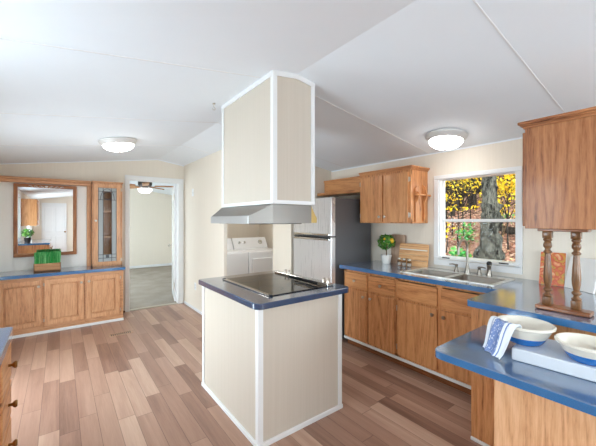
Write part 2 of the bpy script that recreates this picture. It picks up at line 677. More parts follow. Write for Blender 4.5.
def wall_x(name, y0, y1, xs, xe, holes, mat='wall'):
    """gable wall running along X"""
    zt = 2.06
    mb = MB()
    cur = xs
    for xa, xb, za, zb in sorted(holes):
        if xa > cur:
            mb.box(cur, xa, y0, y1, 0, zt)
        if za > 0:
            mb.box(xa, xb, y0, y1, 0, za)
        if zb < zt:
            mb.box(xa, xb, y0, y1, zb, zt)
        cur = xb
    if cur < xe:
        mb.box(cur, xe, y0, y1, 0, zt)
    top = [(xs, zt), (xe, zt), (xe, cz(xe) + .02)]
    if xs < RX < xe:
        top.append((RX, RZ + .02))
    top.append((xs, cz(xs) + .02))
    mb.prism(top, 'y', y0, y1)
    return struct(name, mb, mat)


WIN = (1.03, 1.735, 1.03, 1.845)       # kitchen window hole (y0,y1,z0,z1)
RW = (-2.7, -.75, .75, 1.98)          # unseen window added in the right wall to let in light
LW = (-2.6, -.8, .8, 1.9)           # unseen window added in the left wall for side light
BW = (1.2, 2.95, .35, 2.0)            # wide window added behind the camera as a light source
KW = (1.08, 2.02, 1.0, 1.95)             # window added over the left counter to light the sink cabinets
PD = (2.72, 3.80, .10, 1.55)            # glazed opening added in the left wall for light from the side
BED = (6.6, 9.0, .6, 2.0)            # unseen bedroom window, left wall, added to brighten that room
zt = cz(XR + T) + .02
wall_y('wall_right', XR, XR + T, YB - T, YE + T, zt, [WIN, RW])
wall_y('wall_left', XL - T, XL, YB - T, YE + T, zt, [LW, KW, PD, BED])
wall_x('wall_far', YF, YF + T, XL, XR, [(.865, 1.60, 0, 2.05)])
wall_x('wall_back', YB - T, YB, XL, XR, [BW])
wall_x('wall_bedroom', YE, YE + T, XL, XR, [])
LX = 1.70
LY = 3.83
# partition beside the laundry nook and the block behind the refrigerator
mb = MB()
mb.prism([(LY, 0), (YF, 0), (YF, cz(LX) + .02), (LY, cz(LX) + .02)], 'x', LX, LX + .035)
struct('wall_laundry', mb, 'wall')
mb = MB()
mb.prism([(LX + .036, 2.03), (XR, 2.03), (XR, cz(XR) + .02), (LX + .036, cz(LX + .036) + .02)], 'y', LY - .08, LY)
mb.prism([(2.45, 0), (XR, 0), (XR, cz(XR) + .02), (2.45, cz(2.45) + .02)], 'y', 3.38, LY)
struct('wall_partition', mb, 'wall')

# trims
mb = MB()
for y0, y1 in ((YF - .018, YF + .0),):
    mb.box(.80, .865, y0, y1, 0, 2.115, .004)
    mb.box(1.60, 1.685, y0, y1, 0, 2.115, .004)
    mb.box(.80, 1.685, y0 - .002, y1, 2.05, 2.115, .004)
mb.box(.855, .867, YF - .002, YF + T + .002, 0, 2.05)
mb.box(1.598, 1.61, YF - .002, YF + T + .002, 0, 2.05)
mb.box(.855, 1.61, YF - .002, YF + T + .002, 2.04, 2.052)
struct('trim_1', mb, 'trim')
mb = MB(); mb.box(LX - .012, LX, LY, YF - .02, 0, .045, .004)
struct('baseboard_laundry', mb, 'trim')
mb = MB(); mb.box(LX - .006, LX + .041, LY - .008, LY, 0, 2.03, .002)
struct('trim_2', mb, 'wall')
mb = MB()
mb.box(XL, XR, YE - .015, YE, .006, .08, .004)
struct('baseboard_bedroom', mb, 'trim')
mb = MB()
mb.box(XL, XL + .012, YB, .2, 0, .07, .004)
struct('baseboard_left', mb, 'trim')
mb = MB()
mb.box(XL, XR, YB, YB + .012, 0, .07, .004)
struct('baseboard_back', mb, 'trim')
# small strip at wall head of the kitchen wall
mb = MB()
mb.box(XR - .006, XR, -3.1, 3.37, cz(XR) - .012, cz(XR) + .02)
mb.prism([(XL, cz(XL) - .012), (RX, RZ - .012), (LX, cz(LX) - .012), (LX, cz(LX) + .01), (RX, RZ + .01), (XL, cz(XL) + .01)], 'y', YF - .006, YF)
struct('trim_3', mb, 'ceiling')

# kitchen window
y0, y1, z0, z1 = WIN
mb = MB()
cw = .046
mb.box(XR - .02, XR - .0005, y0 - cw, y0 + .004, z0 - .02, z1 - .001, .003)
mb.box(XR - .02, XR - .0005, y1 - .004, y1 + cw, z0 - .02, z1 - .001, .003)
mb.box(XR - .02, XR - .0005, y0 - cw, y1 + cw, z1, z1 + .04, .003)
mb.box(XR - .02, XR - .0005, y0 - cw, y1 + cw, z0 - .08, z0 - .021, .003)
mb.box(XR - .032, XR + .005, y0 - .03, y1 + .03, z0 - .012, z0 + .006, .003)
for a, b, c_, d in ((y0, y0 + .008, z0 + .014, z1 - .008), (y1 - .018, y1, z0 + .014, z1 - .008), (y0, y1, z0 + .0065, z0 + .014), (y0, y1, z1 - .008, z1)):
    mb.box(XR - .004, XR + .095, a, b, c_, d)
win = struct('window_1', mb, 'trim')
mb = MB()
zm = 1.415
mb.box(XR + .03, XR + .075, y0 + .008, y1 - .018, zm - .014, zm + .014, .004)
for a, b in ((y0 + .008, y0 + .016), (y1 - .028, y1 - .018)):
    mb.box(XR + .04, XR + .07, a, b, z0 + .014, z1 - .008)
struct('window_sash', mb, 'trim', win)
mb = MB(); mb.box(XR + .05, XR + .054, y0 + .009, y1 - .019, z0 + .015, z1 - .009)
struct('window_pane', mb, 'pane', win)
mb = MB()
mb.box(XR - .034, XR - .026, y0 + .05, y0 + .13, z0 - .004, z0 + .008, .003)
mb.box(XR - .034, XR - .026, y1 - .13, y1 - .05, z0 - .004, z0 + .008, .003)
struct('sash_latch', mb, 'dark_metal', win)


def big_window(name, axis, c0, hole, face, mull=2):
    a0, a1, z0, z1 = hole
    mb = MB(); gl = MB()
    f = face
    def bx(m, p, q, r, s_, d0, d1, bev=.004):
        if axis == 'y': m.box(c0 + f * d0, c0 + f * d1, p, q, r, s_, bev)
        else: m.box(p, q, c0 + f * d0, c0 + f * d1, r, s_, bev)
    w = .065
    for p, q, r, s_ in ((a0 - w, a0, z0 - w, z1 + w), (a1, a1 + w, z0 - w, z1 + w), (a0, a1, z1, z1 + w), (a0, a1, z0 - w, z0)):
        bx(mb, p, q, r, s_, -.016, 0)
    for p, q, r, s_ in ((a0, a0 + .04, z0, z1), (a1 - .04, a1, z0, z1), (a0, a1, z1 - .04, z1), (a0, a1, z0, z0 + .04)):
        bx(mb, p, q, r, s_, .02, .09)
    for k in range(1, mull):
        x = a0 + (a1 - a0) * k / mull
        bx(mb, x - .025, x + .025, z0, z1, .03, .08)
    o = struct(name, mb, 'trim')
    bx(gl, a0 + .03, a1 - .03, z0 + .03, z1 - .03, .05, .054, 0)
    struct('window_pane', gl, 'pane', o)
    return o


big_window('added_window_2', 'x', YB, BW, -1, 3)
big_window('added_window_3', 'y', XR, RW, 1, 2)
big_window('added_window_4', 'y', XL, LW, -1, 2)
big_window('added_window_7', 'y', XL, KW, -1, 2)
big_window('added_window_6', 'y', XL, PD, -1, 2)
big_window('added_window_5', 'y', XL, BED, -1, 2)
def hole_portal(n, axis, c0, h, d):
    a0, a1, z0, z1 = h
    m = ((a0 + a1) / 2, (z0 + z1) / 2)
    if axis == 'y':
        portal(n, (c0, m[0], m[1]), (0, PI / 2 * (1 if d < 0 else -1), 0), z1 - z0, a1 - a0)
    else:
        portal(n, (m[0], c0, m[1]), (PI / 2 if d > 0 else -PI / 2, 0, 0), a1 - a0, z1 - z0)
hole_portal('daylight_back', 'x', YB - T - .02, BW, 1)
hole_portal('daylight_right', 'y', XR + T + .02, RW, -1)
hole_portal('daylight_left', 'y', XL - T - .02, LW, 1)
hole_portal('daylight_counter', 'y', XL - T - .02, KW, 1)
hole_portal('daylight_dining', 'y', XL - T - .02, PD, 1)
hole_portal('daylight_bedroom', 'y', XL - T - .02, BED, 1)
hole_portal('daylight_kitchen', 'y', XR + T + .02, WIN, -1)

# white door in the wall behind the camera, seen in the mirror
mb = MB()
mb.box(-.50, .20, YB, YB + .035, .01, 2.02, .004)
d2 = struct('door_2', mb, 'white')
mb = MB()
for zz in ((.2, .85), (1.0, 1.85)):
    for xx in ((-.42, -.19), (-.11, .12)):
        mb.box(xx[0], xx[1], YB + .03, YB + .045, zz[0], zz[1], .01)
struct('door_panel', mb, 'white', d2)
mb = MB(); mb.cyl((.155, YB + .03, 1.0), .028, .06, axis='y', bev=.01)
struct('door_knob', mb, 'brass', d2)

# bedroom door, swung open
dl = thing('door_1', 'white bedroom door swung open seen almost edge on at the doorway right jamb', 'door', (1.605, YF + T + .005, .01), math.radians(78))
dl['kind'] = 'structure'
mt = Mx(dl)
mb = MB(); mb.box(0, .73, 0, .035, .01, 2.02, .003, mtx=mt)
mb.build('door_leaf', 'white', dl)['kind'] = 'structure'
mb = MB(); mb.lathe([(.012, 0), (.012, .03), (.026, .04), (.03, .055), (.02, .07), (0, .072)], (.67, .035, .93), 16, mtx=mt, axis='y')
mb.build('door_knob', 'hardware', dl, 40)['kind'] = 'structure'
for zz in (.28, 1.80):
    mb = MB()
    mb.box(-.012, .03, .033, .039, zz - .05, zz + .05, mtx=mt)
    mb.lathe([(.007, 0), (.007, .1)], (-.004, .042, zz - .05), 10, mtx=mt)
    mb.build('door_hinge', 'hardware', dl)['kind'] = 'structure'
mb = MB(); mb.box(.867, 1.598, YF + .0, YF + .09, 0, .009, .003)
struct('trim_4', mb, 'hardware')

# ================================================================ OUTDOORS
def gz(x, y):
    d = max(0, x - 3.3)
    z = -.28 + .155 * d + max(0, d - 15) ** 1.35 * .16
    return z + .12 * noise.noise(Vector((x * .5, y * .5, 0))) + .03 * noise.noise(Vector((x * 2, y * 2, 3)))

mb = MB()
nx, ny = 74, 60
g = [[mb.b.verts.new((3.32 + i * .52, -9 + j * .6, gz(3.32 + i * .52, -9 + j * .6))) for j in range(ny)] for i in range(nx)]
for i in range(nx - 1):
    for j in range(ny - 1):
        mb.b.faces.new((g[i][j], g[i + 1][j], g[i + 1][j + 1], g[i][j + 1]))
struct('ground_outside', mb, 'litter', smooth=180)


def tree(name, label, x, y, r, h, crown=None, group=None, mat='dark_bark', lean=0.0, leaf='gold_leaf', nleaf=0, lsize=.12, cr=1.2, flat=1, limbs=0, off=(0, 0)):
    z = gz(x, y)
    tr = thing(name, label, 'tree', (x, y, z), 0, group)
    mb = MB()
    path, rad = [], []
    for k in range(8):
        f = k / 7
        path.append((x + lean * f * h + .05 * noise.noise(Vector((x, y, f * 3))), y + .05 * noise.noise(Vector((y, x, f * 3))), z - .15 + f * h))
        rad.append(r * (1.25 if k == 0 else 1 - .45 * f))
    mb.tube(path, r, 9, rad)
    mb.build('trunk', mat, tr, 60)
    if crown is not None:
        for (cx, cy, czz) in [crown]:
            mb = MB()
            for k in range(nleaf):
                a = Vector((random.gauss(0, .5), random.gauss(0, .5), random.gauss(0, .5) * flat)) * cr
                mb.leaf((x + off[0] + cx + a.x, y + off[1] + cy + a.y, z + czz + a.z), lsize * random.uniform(.7, 1.3))
            mb.build('foliage', leaf, tr)
            br = MB()
            for k in range(limbs):
                zz = z + h * random.uniform(.35, .8)
                e = Vector((random.gauss(0, .5), random.gauss(0, .5), random.gauss(0, .2))) * cr
                br.tube([(x + lean * .5 * h, y, zz), (x + off[0] + cx + e.x, y + off[1] + cy + e.y, z + czz + e.z)], .01, 5, [.014, .004])
            if limbs:
                br.build('branch', mat, tr)
    return tr


# the big grey trunk close to the window
tx, ty = 8.1, 3.18
tz = gz(tx, ty)
bt = thing('oak_tree', 'thick grey tree trunk with burls standing closest to the kitchen window', 'tree', (tx, ty, tz))
mb = MB()
rings = []
for k in range(110):
    f = (k / 109) ** 1.5
    z = tz - .2 + f * 6.5
    base = .135 + .10 * math.exp(-max(0, z - tz - .1) * 2.0)
    rg = []
    for i in range(64):
        a = 2 * PI * i / 64
        p = Vector((math.cos(a), math.sin(a), z * .8))
        bump = .075 * max(0, noise.noise(p * 3.1 + Vector((3, 1, 0)))) * (2.6 if z < tz + 1.35 else .5)
        bump += .03 * noise.noise(p * 6)
        for ba, bz, bh, bw in ((3.25, .55, .11, .16), (3.9, .80, .09, .13), (3.0, 1.05, .09, .14), (3.7, 1.25, .07, .12), (3.5, .25, .10, .15), (4.2, .45, .09, .13), (2.8, .7, .08, .12)):
            da = (a - ba + PI) % (2 * PI) - PI
            q = (da * .25 / bw) ** 2 + ((z - tz - bz) / bw) ** 2
            bump += .75 * bh * math.exp(-q * 2.2) * (1 - .75 * math.exp(-q * 14))
        r = base + bump
        rg.append(mb.b.verts.new((tx + r * math.cos(a), ty + r * math.sin(a), z)))
    rings.append(rg)
for A, B in zip(rings, rings[1:]):
    for i in range(64):
        mb.b.faces.new((A[i], A[(i + 1) % 64], B[(i + 1) % 64], B[i]))
mb.build('trunk', 'bark', bt, 180)
mb = MB()
for k in range(1500):
    a = Vector((random.gauss(0, 1.9), random.gauss(0, 1.9), random.gauss(0, .8)))
    mb.leaf((tx + a.x, ty + a.y, tz + 5.6 + a.z), random.uniform(.4, .8))
mb.build('foliage', 'crown_leaf', bt)

# canopy over the woods, with unseen leaf masses added to block skylight
canopy = MB()


def crown_mass(x, y, z, n, size, r, flat):
    for k in range(n):
        canopy.leaf((x + random.gauss(0, .5) * r, y + random.gauss(0, .5) * r, z + random.gauss(0, .5) * r * flat), size * random.uniform(.7, 1.3))


# forest behind it, each tree by itself
ray = lambda u, d: (d * (.605 + .797 * (u - 298) / 314), d * (.797 - .605 * (u - 298) / 314))
specs = []
rnd = random.Random(3)
for k in range(72):
    d = rnd.uniform(15, 27)
    u = rnd.uniform(418, 545)
    x, y = ray(u, d)
    specs.append((x, y, rnd.uniform(.06, .17), rnd.uniform(7, 9)))
for k, (x, y, r, h) in enumerate(specs):
    tree('forest_tree', 'thin dark trunk of the woods behind the thick grey tree', x, y, r, h, None, 'trees of the woods behind the window', lean=rnd.uniform(-.03, .03))
    crown_mass(x, y, gz(x, y) + h * .92, 170, .7, 2.0, .7)
for k in range(34):  # crowns beside the view, added to keep skylight off the ground
    while True:
        x, y = rnd.uniform(4.5, 24), rnd.uniform(-7, 17)
        if not .24 < y / x < .72: break
    crown_mass(x, y, gz(x, y) + 6.3 - .12 * (x - 4), 420, .75, 2.3, .75)
for x, y in ((5.6, 1.8), (5.3, 3.0), (6.5, 2.6), (6.6, 4.4), (5.3, 5.6), (5.8, .2), (9.4, 3.0)):  # trunkless leaf masses above the view, added to shade the grey trunk
    crown_mass(x, y, gz(x, y) + 5.4, 520, .75, 1.9, .7)
tag(canopy.build('shading_canopy', 'crown_leaf'), 'leafy canopy of the woods with unseen leaf masses added to shade the ground', 'foliage', None, 'stuff')
# yellow maples that show their leaves in the window
ycl = [(446, 9.5, 196, .5, 240, 1), (452, 11, 186, .65, 220, 1), (471, 12, 186, .7, 220, 1), (458, 9, 208, .75, 150, 0), (508, 8.2, 186, .62, 620, 1), (501, 9.5, 208, .35, 100, 1), (446, 12, 181, .5, 130, 1), (463, 10.5, 180, .55, 190, 1), (446, 8.5, 226, .3, 90, 1)]
YL = ['sapling with yellow leaves low at the window left edge', 'young maple with yellow leaves in the upper left of the window', 'young maple with sparse golden leaves left of the thick trunk',
      'low sapling with a flat row of yellow leaves left of the trunk', 'bright yellow maple filling the upper right of the window', 'small yellow sapling just right of the thick trunk below the bright maple',
      'distant maple with gold leaves behind the left saplings', 'young maple with yellow leaves high between left edge and trunk', 'low yellow sapling just below the middle rail at the window left edge']
for (u, d, py_, cr, nl, fl_), lb in zip(ycl, YL):
    x, y = ray(u, d)
    z = gz(x, y)
    zc = 1.42 + (220 - py_) * d / 314 - z
    tree('maple_tree', lb, x, y, .022, zc + .3, (0, 0, zc), leaf='gold_leaf' if nl == 220 else 'yellow_leaf', nleaf=int(nl * (1.2 if u > 495 else .45)), lsize=.095, cr=cr * 1.12, flat=.6 if fl_ else .12, limbs=10)
for (u, d, up, cr, nl), lb in zip([(467, 8.5, -.42, .26, 130), (460, 7.0, -1.0, .17, 130), (503, 10, .05, .25, 70)],
                              ['green bush on the leaf litter left of the thick trunk', 'small bright green bush lowest in the window behind the faucet', 'green shrub on the slope right of the thick trunk']):
    x, y = ray(u, d)
    z = gz(x, y)
    bsh = thing('bush', lb, 'bush', (x, y, z))
    mb = MB(); zc = max(z + .2, 1.42 + up * d / 9)
    for k in range(nl):
        a = Vector((random.gauss(0, .5), random.gauss(0, .5), random.gauss(0, .5))) * cr
        mb.leaf((x + a.x, y + a.y, max(z + .03, zc + a.z)), random.uniform(.06, .13))
    mb.build('foliage', 'bush_leaf', bsh)
    mb = MB()
    for k in range(6):
        mb.tube([(x, y, z - .02), (x + random.gauss(0, cr * .4), y + random.gauss(0, cr * .4), zc + random.uniform(-.1, cr * .4))], .008, 5)
    mb.build('stem', 'bark_thin', bsh)
mb = MB()
for k in range(7000):
    d = random.uniform(4, 17)
    x, y = ray(random.uniform(410, 550), d)
    nn = Vector((random.gauss(0, .35), random.gauss(0, .35), 1)).normalized()
    mb.leaf((x, y, gz(x, y) + random.uniform(.01, .05)), random.uniform(.06, .13), nn, .7)
fl = mb.build('fallen_leaves', 'fallen_leaf')
tag(fl, 'pinkish brown fallen leaves covering the ground outside the window', 'fallen leaves', None, 'stuff')
mb = MB()
x0, y0_ = ray(512, 10)
mb.tube([(x0 - .4, y0_ - .9, gz(x0 - .4, y0_ - .9) + .1), (x0, y0_, gz(x0, y0_) + .13), (x0 + .5, y0_ + .7, gz(x0 + .5, y0_ + .7) + .1)], .12, 10, [.13, .12, .1])
tag(mb.build('fallen_log', 'dark_bark', smooth=60), 'dark fallen log lying on the leaves at the window right side', 'log')

# ================================================================ ISLAND
IX0, IX1, IY0, IY1 = .975, 1.70, 1.69, 2.645
isl = thing('kitchen_island', 'beige paneled kitchen island with white corner trim standing in mid floor', 'kitchen island', ((IX0 + IX1) / 2, (IY0 + IY1) / 2, 0))
mb = MB(); mb.box(IX0 + .008, IX1 - .008, IY0 + .008, IY1 - .008, 0, .872)
mb.build('body_panel', 'beige', isl)
mb = MB()
w = .036
for x, sx in ((IX0, 1), (IX1, -1)):
    for y, sy in ((IY0, 1), (IY1, -1)):
        mb2 = MB()
        mb2.prism([(x, y), (x + sx * w, y), (x + sx * w, y + sy * .0075), (x + sx * .0075, y + sy * .0075), (x + sx * .0075, y + sy * w), (x, y + sy * w)], 'z', .0305, .8715)
        mb2.build('corner_trim', 'trim', isl)
for nm, a in (('f', (IX0 - .006, IX1 + .006, IY0 - .006, IY0 + .012)), ('b', (IX0 - .006, IX1 + .006, IY1 - .012, IY1 + .006)),
              ('l', (IX0 - .006, IX0 + .012, IY0 - .006, IY1 + .006)), ('r', (IX1 - .012, IX1 + .006, IY0 - .006, IY1 + .006))):
    if nm in 'lr': a = (a[0], a[1], IY0 + .0125, IY1 - .0125)
    mb2 = MB(); mb2.box(*a, 0, .03, .003)
    mb2.build('base_trim', 'trim', isl)


def rrect(x0, x1, y0, y1, rs, n=6):
    """rs radii at corners (x0,y0),(x1,y0),(x1,y1),(x0,y1)"""
    pts = []
    for (cx, cy, a0, r) in ((x0, y0, PI, rs[0]), (x1, y0, 1.5 * PI, rs[1]), (x1, y1, 0, rs[2]), (x0, y1, .5 * PI, rs[3])):
        if r <= 0:
            pts.append((cx, cy)); continue
        ox = cx + (r if cx == x0 else -r)
        oy = cy + (r if cy == y0 else -r)
        for i in range(n + 1):
            a = a0 + .5 * PI * i / n
            pts.append((ox + r * math.cos(a), oy + r * math.sin(a)))
    return pts


def slab_top(mb, pts, z0, z1, e=.004):
    """worktop with eased upper edge"""
    c = Vector((sum(p[0] for p in pts) / len(pts), sum(p[1] for p in pts) / len(pts)))
    n = len(pts)
    ins = []
    for i, p in enumerate(pts):
        a = Vector(pts[i - 1]); b = Vector(p); d = Vector(pts[(i + 1) % n])
        e1 = (b - a); e2 = (d - b)
        if e1.length < 1e-6: e1 = e2
        if e2.length < 1e-6: e2 = e1
        e1.normalize(); e2.normalize()
        nn = Vector((-e1.y - e2.y, e1.x + e2.x))
        if nn.length > 0: nn.normalize()
        ins.append(b + nn * e)
    L = [[mb.b.verts.new((p[0], p[1], z0)) for p in pts], [mb.b.verts.new((p[0], p[1], z1 - e)) for p in pts], [mb.b.verts.new((p[0], p[1], z1)) for p in ins]]
    for A, B in zip(L, L[1:]):
        for i in range(n):
            mb.b.faces.new((A[i], A[(i + 1) % n], B[(i + 1) % n], B[i]))
    mb.b.faces.new(list(reversed(L[0]))); mb.b.faces.new(L[2])
    return mb


mb = MB(); slab_top(mb, rrect(IX0 - .03, IX1 + .068, IY0 - .035, IY1 + .03, (.05, .05, .05, .03)), .872, .91)
iw = band(mb.build('island_worktop', ['counter_dark', 'counter_shaded_edge']))
tag(iw, 'dark slate blue laminate worktop with rounded corners on the beige island', 'worktop')

# cooktop
ck = thing('cooktop', 'black glass electric cooktop with chrome edge strips set in the island', 'cooktop', (1.36, 2.17, .911))
CX0, CX1, CY0, CY1 = 1.105, 1.675, 1.775, 2.52
mb = MB(); mb.box(CX0 + .025, CX1 - .04, CY0, CY1, .9105, .917, .003); mb.build('glass_top', 'ceran', ck)
for k, (x, y, r) in enumerate(((1.24, 1.96, .09), (1.47, 1.96, .075), (1.24, 2.33, .075), (1.47, 2.33, .1))):
    mb = MB(); mb.lathe([(r, .9171), (r, .9174), (r - .004, .9174), (r - .004, .9171)], (x, y, 0), 32, closed=False)
    mb.build('burner_ring', 'fridge_side', ck)
mb = MB(); mb.box(CX0, CX0 + .028, CY0, CY1, .9105, .920, .003); mb.build('front_strip', 'chrome', ck)
mb = MB(); mb.box(CX0 + .002, CX0 + .026, CY0 - .008, CY0 + .02, .9105, .923, .003); mb.build('strip_end', 'black', ck)
mb = MB(); mb.box(CX0 + .002, CX0 + .026, CY1 - .02, CY1 + .008, .9105, .923, .003)
mb.build('strip_end', 'black', ck)
mb = MB(); mb.box(CX1 - .045, CX1 + .02, CY0, CY1, .9105, .932, .004); mb.build('rear_strip', 'chrome', ck)
mb = MB(); mb.box(CX1 - .047, CX1 - .042, CY0 + .12, CY1 - .24, .916, .929)
for k in range(24):
    y = CY0 + .14 + k * (.36 / 23)
    mb.box(CX1 - .05, CX1 - .046, y, y + .004, .915, .930)
mb.build('vent_grille', 'black', ck)
for y in (CY0 + .03, CY0 + .08, CY1 - .19, CY1 - .14):
    mb = MB(); mb.lathe([(.016, 0), (.017, .004), (.014, .01), (.013, .024), (.010, .028), (0, .028)], (CX1 - .012, y, .932), 16)
    mb.box(CX1 - .030, CX1 + .006, y - .0025, y + .0025, .957, .964, .002)
    mb.build('burner_knob', 'hardware', ck, 40)

# boxed enclosure above the hood
HX0, HX1, HY0, HY1 = 1.09, 1.44, 1.70, 2.50
he = thing('hood_enclosure', 'beige boxed chase with white edge trim running from hood to ceiling', 'hood enclosure', ((HX0 + HX1) / 2, (HY0 + HY1) / 2, 1.5))
mb = MB()
g_ = .006
mb.prism([(HX0 + g_, 1.535), (HX1 - g_, 1.535), (HX1 - g_, cz(HX1)), (RX, RZ), (HX0 + g_, cz(HX0))], 'y', HY0 + g_, HY1 - g_)
mb.build('side_panel', 'beige', he)
tw = .032
for x, sx in ((HX0, 1), (HX1, -1)):
    for y, sy in ((HY0, 1), (HY1, -1)):
        m2 = MB(); m2.prism([(x, y), (x + sx * tw, y), (x + sx * tw, y + sy * .0055), (x + sx * .0055, y + sy * .0055), (x + sx * .0055, y + sy * tw), (x, y + sy * tw)], 'z', 1.5505, cz(x) - .002)
        m2.build('corner_trim', 'trim', he)
for y, sy in ((HY0, 1), (HY1, -1)):
    m2 = MB(); m2.prism([(HX0 - .002, cz(HX0) - tw), (RX, RZ - tw), (HX1 + .002, cz(HX1) - tw), (HX1 + .002, cz(HX1)), (RX, RZ), (HX0 - .002, cz(HX0))], 'y', y - sy * .002, y + sy * .0055)
    m2.build('ceiling_trim', 'trim', he)
    m2 = MB(); m2.box(HX0, HX1, y - sy * .002, y + sy * .0055, 1.525, 1.55); m2.build('bottom_trim', 'trim', he)
for x, sx in ((HX0, 1), (HX1, -1)):
    m2 = MB(); m2.box(x - sx * .002, x + sx * .0055, HY0 + .006, HY1 - .006, cz(x) - tw, cz(x) + .002); m2.build('ceiling_trim', 'trim', he)
    m2 = MB(); m2.box(x - sx * .002, x + sx * .0055, HY0 + .006, HY1 - .006, 1.525, 1.55); m2.build('bottom_trim', 'trim', he)

# hood
hd = thing('range_hood', 'stainless steel range hood hanging above the island cooktop', 'range hood', (1.25, 2.1, 1.40))
hx = .935; ya, yb = 1.745, 2.34
zt_, zl, zb_ = 1.522, 1.445, 1.398
mb = MB()
V = mb.b.verts.new
tp = [V((HX0, HY0 + .002, zt_)), V((HX1 - .03, HY0 + .002, zt_)), V((HX1 - .03, HY1, zt_)), V((HX0, HY1, zt_))]
md = [V((hx, ya, zl)), V((HX0, HY0 + .002, zl)), V((HX1 - .03, HY0 + .002, zl)), V((HX1 - .03, HY1, zl)), V((HX0, HY1, zl)), V((hx, yb, zl))]
bt_ = [V((v.co.x, v.co.y, zb_)) for v in md]
F = mb.b.faces.new
F(tp)
F((md[0], tp[0], tp[3], md[5])); F((md[0], md[1], tp[0])); F((md[1], md[2], tp[1], tp[0])); F((md[2], md[3], tp[2], tp[1])); F((md[3], md[4], tp[3], tp[2])); F((md[4], md[5], tp[3]))
for i in range(6):
    F((bt_[i], bt_[(i + 1) % 6], md[(i + 1) % 6], md[i]))
F(list(reversed(bt_)))
mb.build('canopy', 'hood_steel', hd)
mb = MB(); mb.box(hx - .004, hx + .002, ya - .002, yb + .002, zb_ - .003, zl + .002, .001); mb.build('front_lip', 'steel', hd)
mb = MB(); mb.box(1.02, 1.40, 1.8, 2.4, zb_ - .006, zb_ - .0005, .002); mb.build('grease_filter', 'dark_metal', hd)
mb = MB(); mb.prism([(HX1 - .0295, 1.400), (HX1 + .02, 1.400), (HX1 + .02, 1.435), (HX1 + .005, 1.455), (HX1 - .012, 1.485), (HX1 - .0295, 1.519)], 'y', HY0 + .002, HY1); mb.build('rear_bracket', 'pale_brass', hd)

# ================================================================ CEILING LIGHTS
def ceiling_light(label, x, y, r, group='round ceiling lights'):
    z = cz(x)
    t_ = thing('ceiling_light', label, 'ceiling light', (x, y, z))
    t_.rotation_euler = (0, math.atan(SL) * (-1 if x < RX else 1), 0)
    m = Mx(t_)
    mb = MB(); mb.lathe([(r * .80, 0.004), (r * .97, -.002), (r, -.012), (r * .98, -.022), (r * .90, -.036), (r * .86, -.050), (r * .82, -.056), (r * .78, -.050)], (0, 0, 0), 40, mtx=m, closed=False)
    mb.build('rim', 'light_rim', t_, 40)
    mb = MB()
    pr = [(r * .81 * math.cos(a), -.052 - .072 * math.sin(a)) for a in [i * PI / 2 / 10 for i in range(10)]] + [(0, -.124)]
    mb.lathe(pr, (0, 0, 0), 40, mtx=m, closed=False)
    mb.build('glass_dome', 'lamp', t_, 80)
    mb = MB(); mb.lathe([(.012, -.122), (.013, -.128), (.007, -.137), (0, -.139)], (0, 0, 0), 14, mtx=m)
    mb.build('finial', 'hardware', t_, 50)
    return t_


ceiling_light('round opal glass ceiling light near the doorway wall above the dining hutch', .51, 3.95, .19)
ceiling_light('round opal glass ceiling light above the kitchen sink and window', 2.80, 1.46, .175)
ceiling_light('added round opal glass ceiling light behind the camera outside the view', .9, -1.6, .19)  # unseen lamp added to even out the room lighting

ceiling_light('unseen round opal glass ceiling light added inside the laundry nook', 2.35, 4.3, .26)  # lamp added to brighten the dark nook, no fixture visible there
# tiny ceiling hook left of the chase and a screw right of it
mb = MB(); hkx, hky = 1.0, 2.45
mb.lathe([(.012, cz(hkx)), (.012, cz(hkx) - .006), (.003, cz(hkx) - .008), (.003, cz(hkx) - .03)], (hkx, hky, 0), 10)
mb.tube([(hkx + .012 * math.sin(a), hky, cz(hkx) - .042 + .012 * math.cos(a)) for a in [i * .5 for i in range(10)]], .0025, 6)
tag(mb.build('ceiling_hook', 'hardware'), 'tiny metal plant hook in the ceiling left of the boxed chase', 'hook')

# ================================================================ DINING HUTCH
def knob(mb, x, y, z, axis='-y', k=1.0):
    mb.lathe([(.006 * k, 0), (.006 * k, .012 * k), (.013 * k, .018 * k), (.016 * k, .024 * k), (.012 * k, .030 * k), (0, .031 * k)], (x, y, z), 14, axis=axis)


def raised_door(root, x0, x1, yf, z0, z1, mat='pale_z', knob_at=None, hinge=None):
    """raised panel door facing -Y"""
    mb = MB()
    st = .055
    mb.box(x0, x0 + st, yf - .02, yf, z0, z1, .003)
    mb.box(x1 - st, x1, yf - .02, yf, z0, z1, .003)
    mb.box(x0 + st - .002, x1 - st + .002, yf - .019, yf, z0, z0 + st, .003)
    mb.box(x0 + st - .002, x1 - st + .002, yf - .019, yf, z1 - st, z1, .003)
    d = mb.build('door', mat, root)
    mb = MB()
    mb.box(x0 + st - .004, x1 - st + .004, yf - .005, yf - .001, z0 + st - .004, z1 - st + .004)
    mb.box(x0 + st + .014, x1 - st - .014, yf - .018, yf - .004, z0 + st + .014, z1 - st - .014, .010, 1)
    mb.build('door_panel', mat, d)
    if knob_at:
        mb = MB(); knob(mb, knob_at[0], yf - .02, knob_at[1]); mb.build('knob', 'hardware', d, 50)
    if hinge is not None:
        for zz in (z0 + .06, z1 - .06):
            mb = MB(); mb.lathe([(.005, 0), (.005, .04)], (hinge, yf - .012, zz - .02), 8); mb.box(hinge - .01, hinge + .01, yf - .006, yf - .001, zz - .018, zz + .018)
            mb.build('hinge', 'hardware', d)
    return d


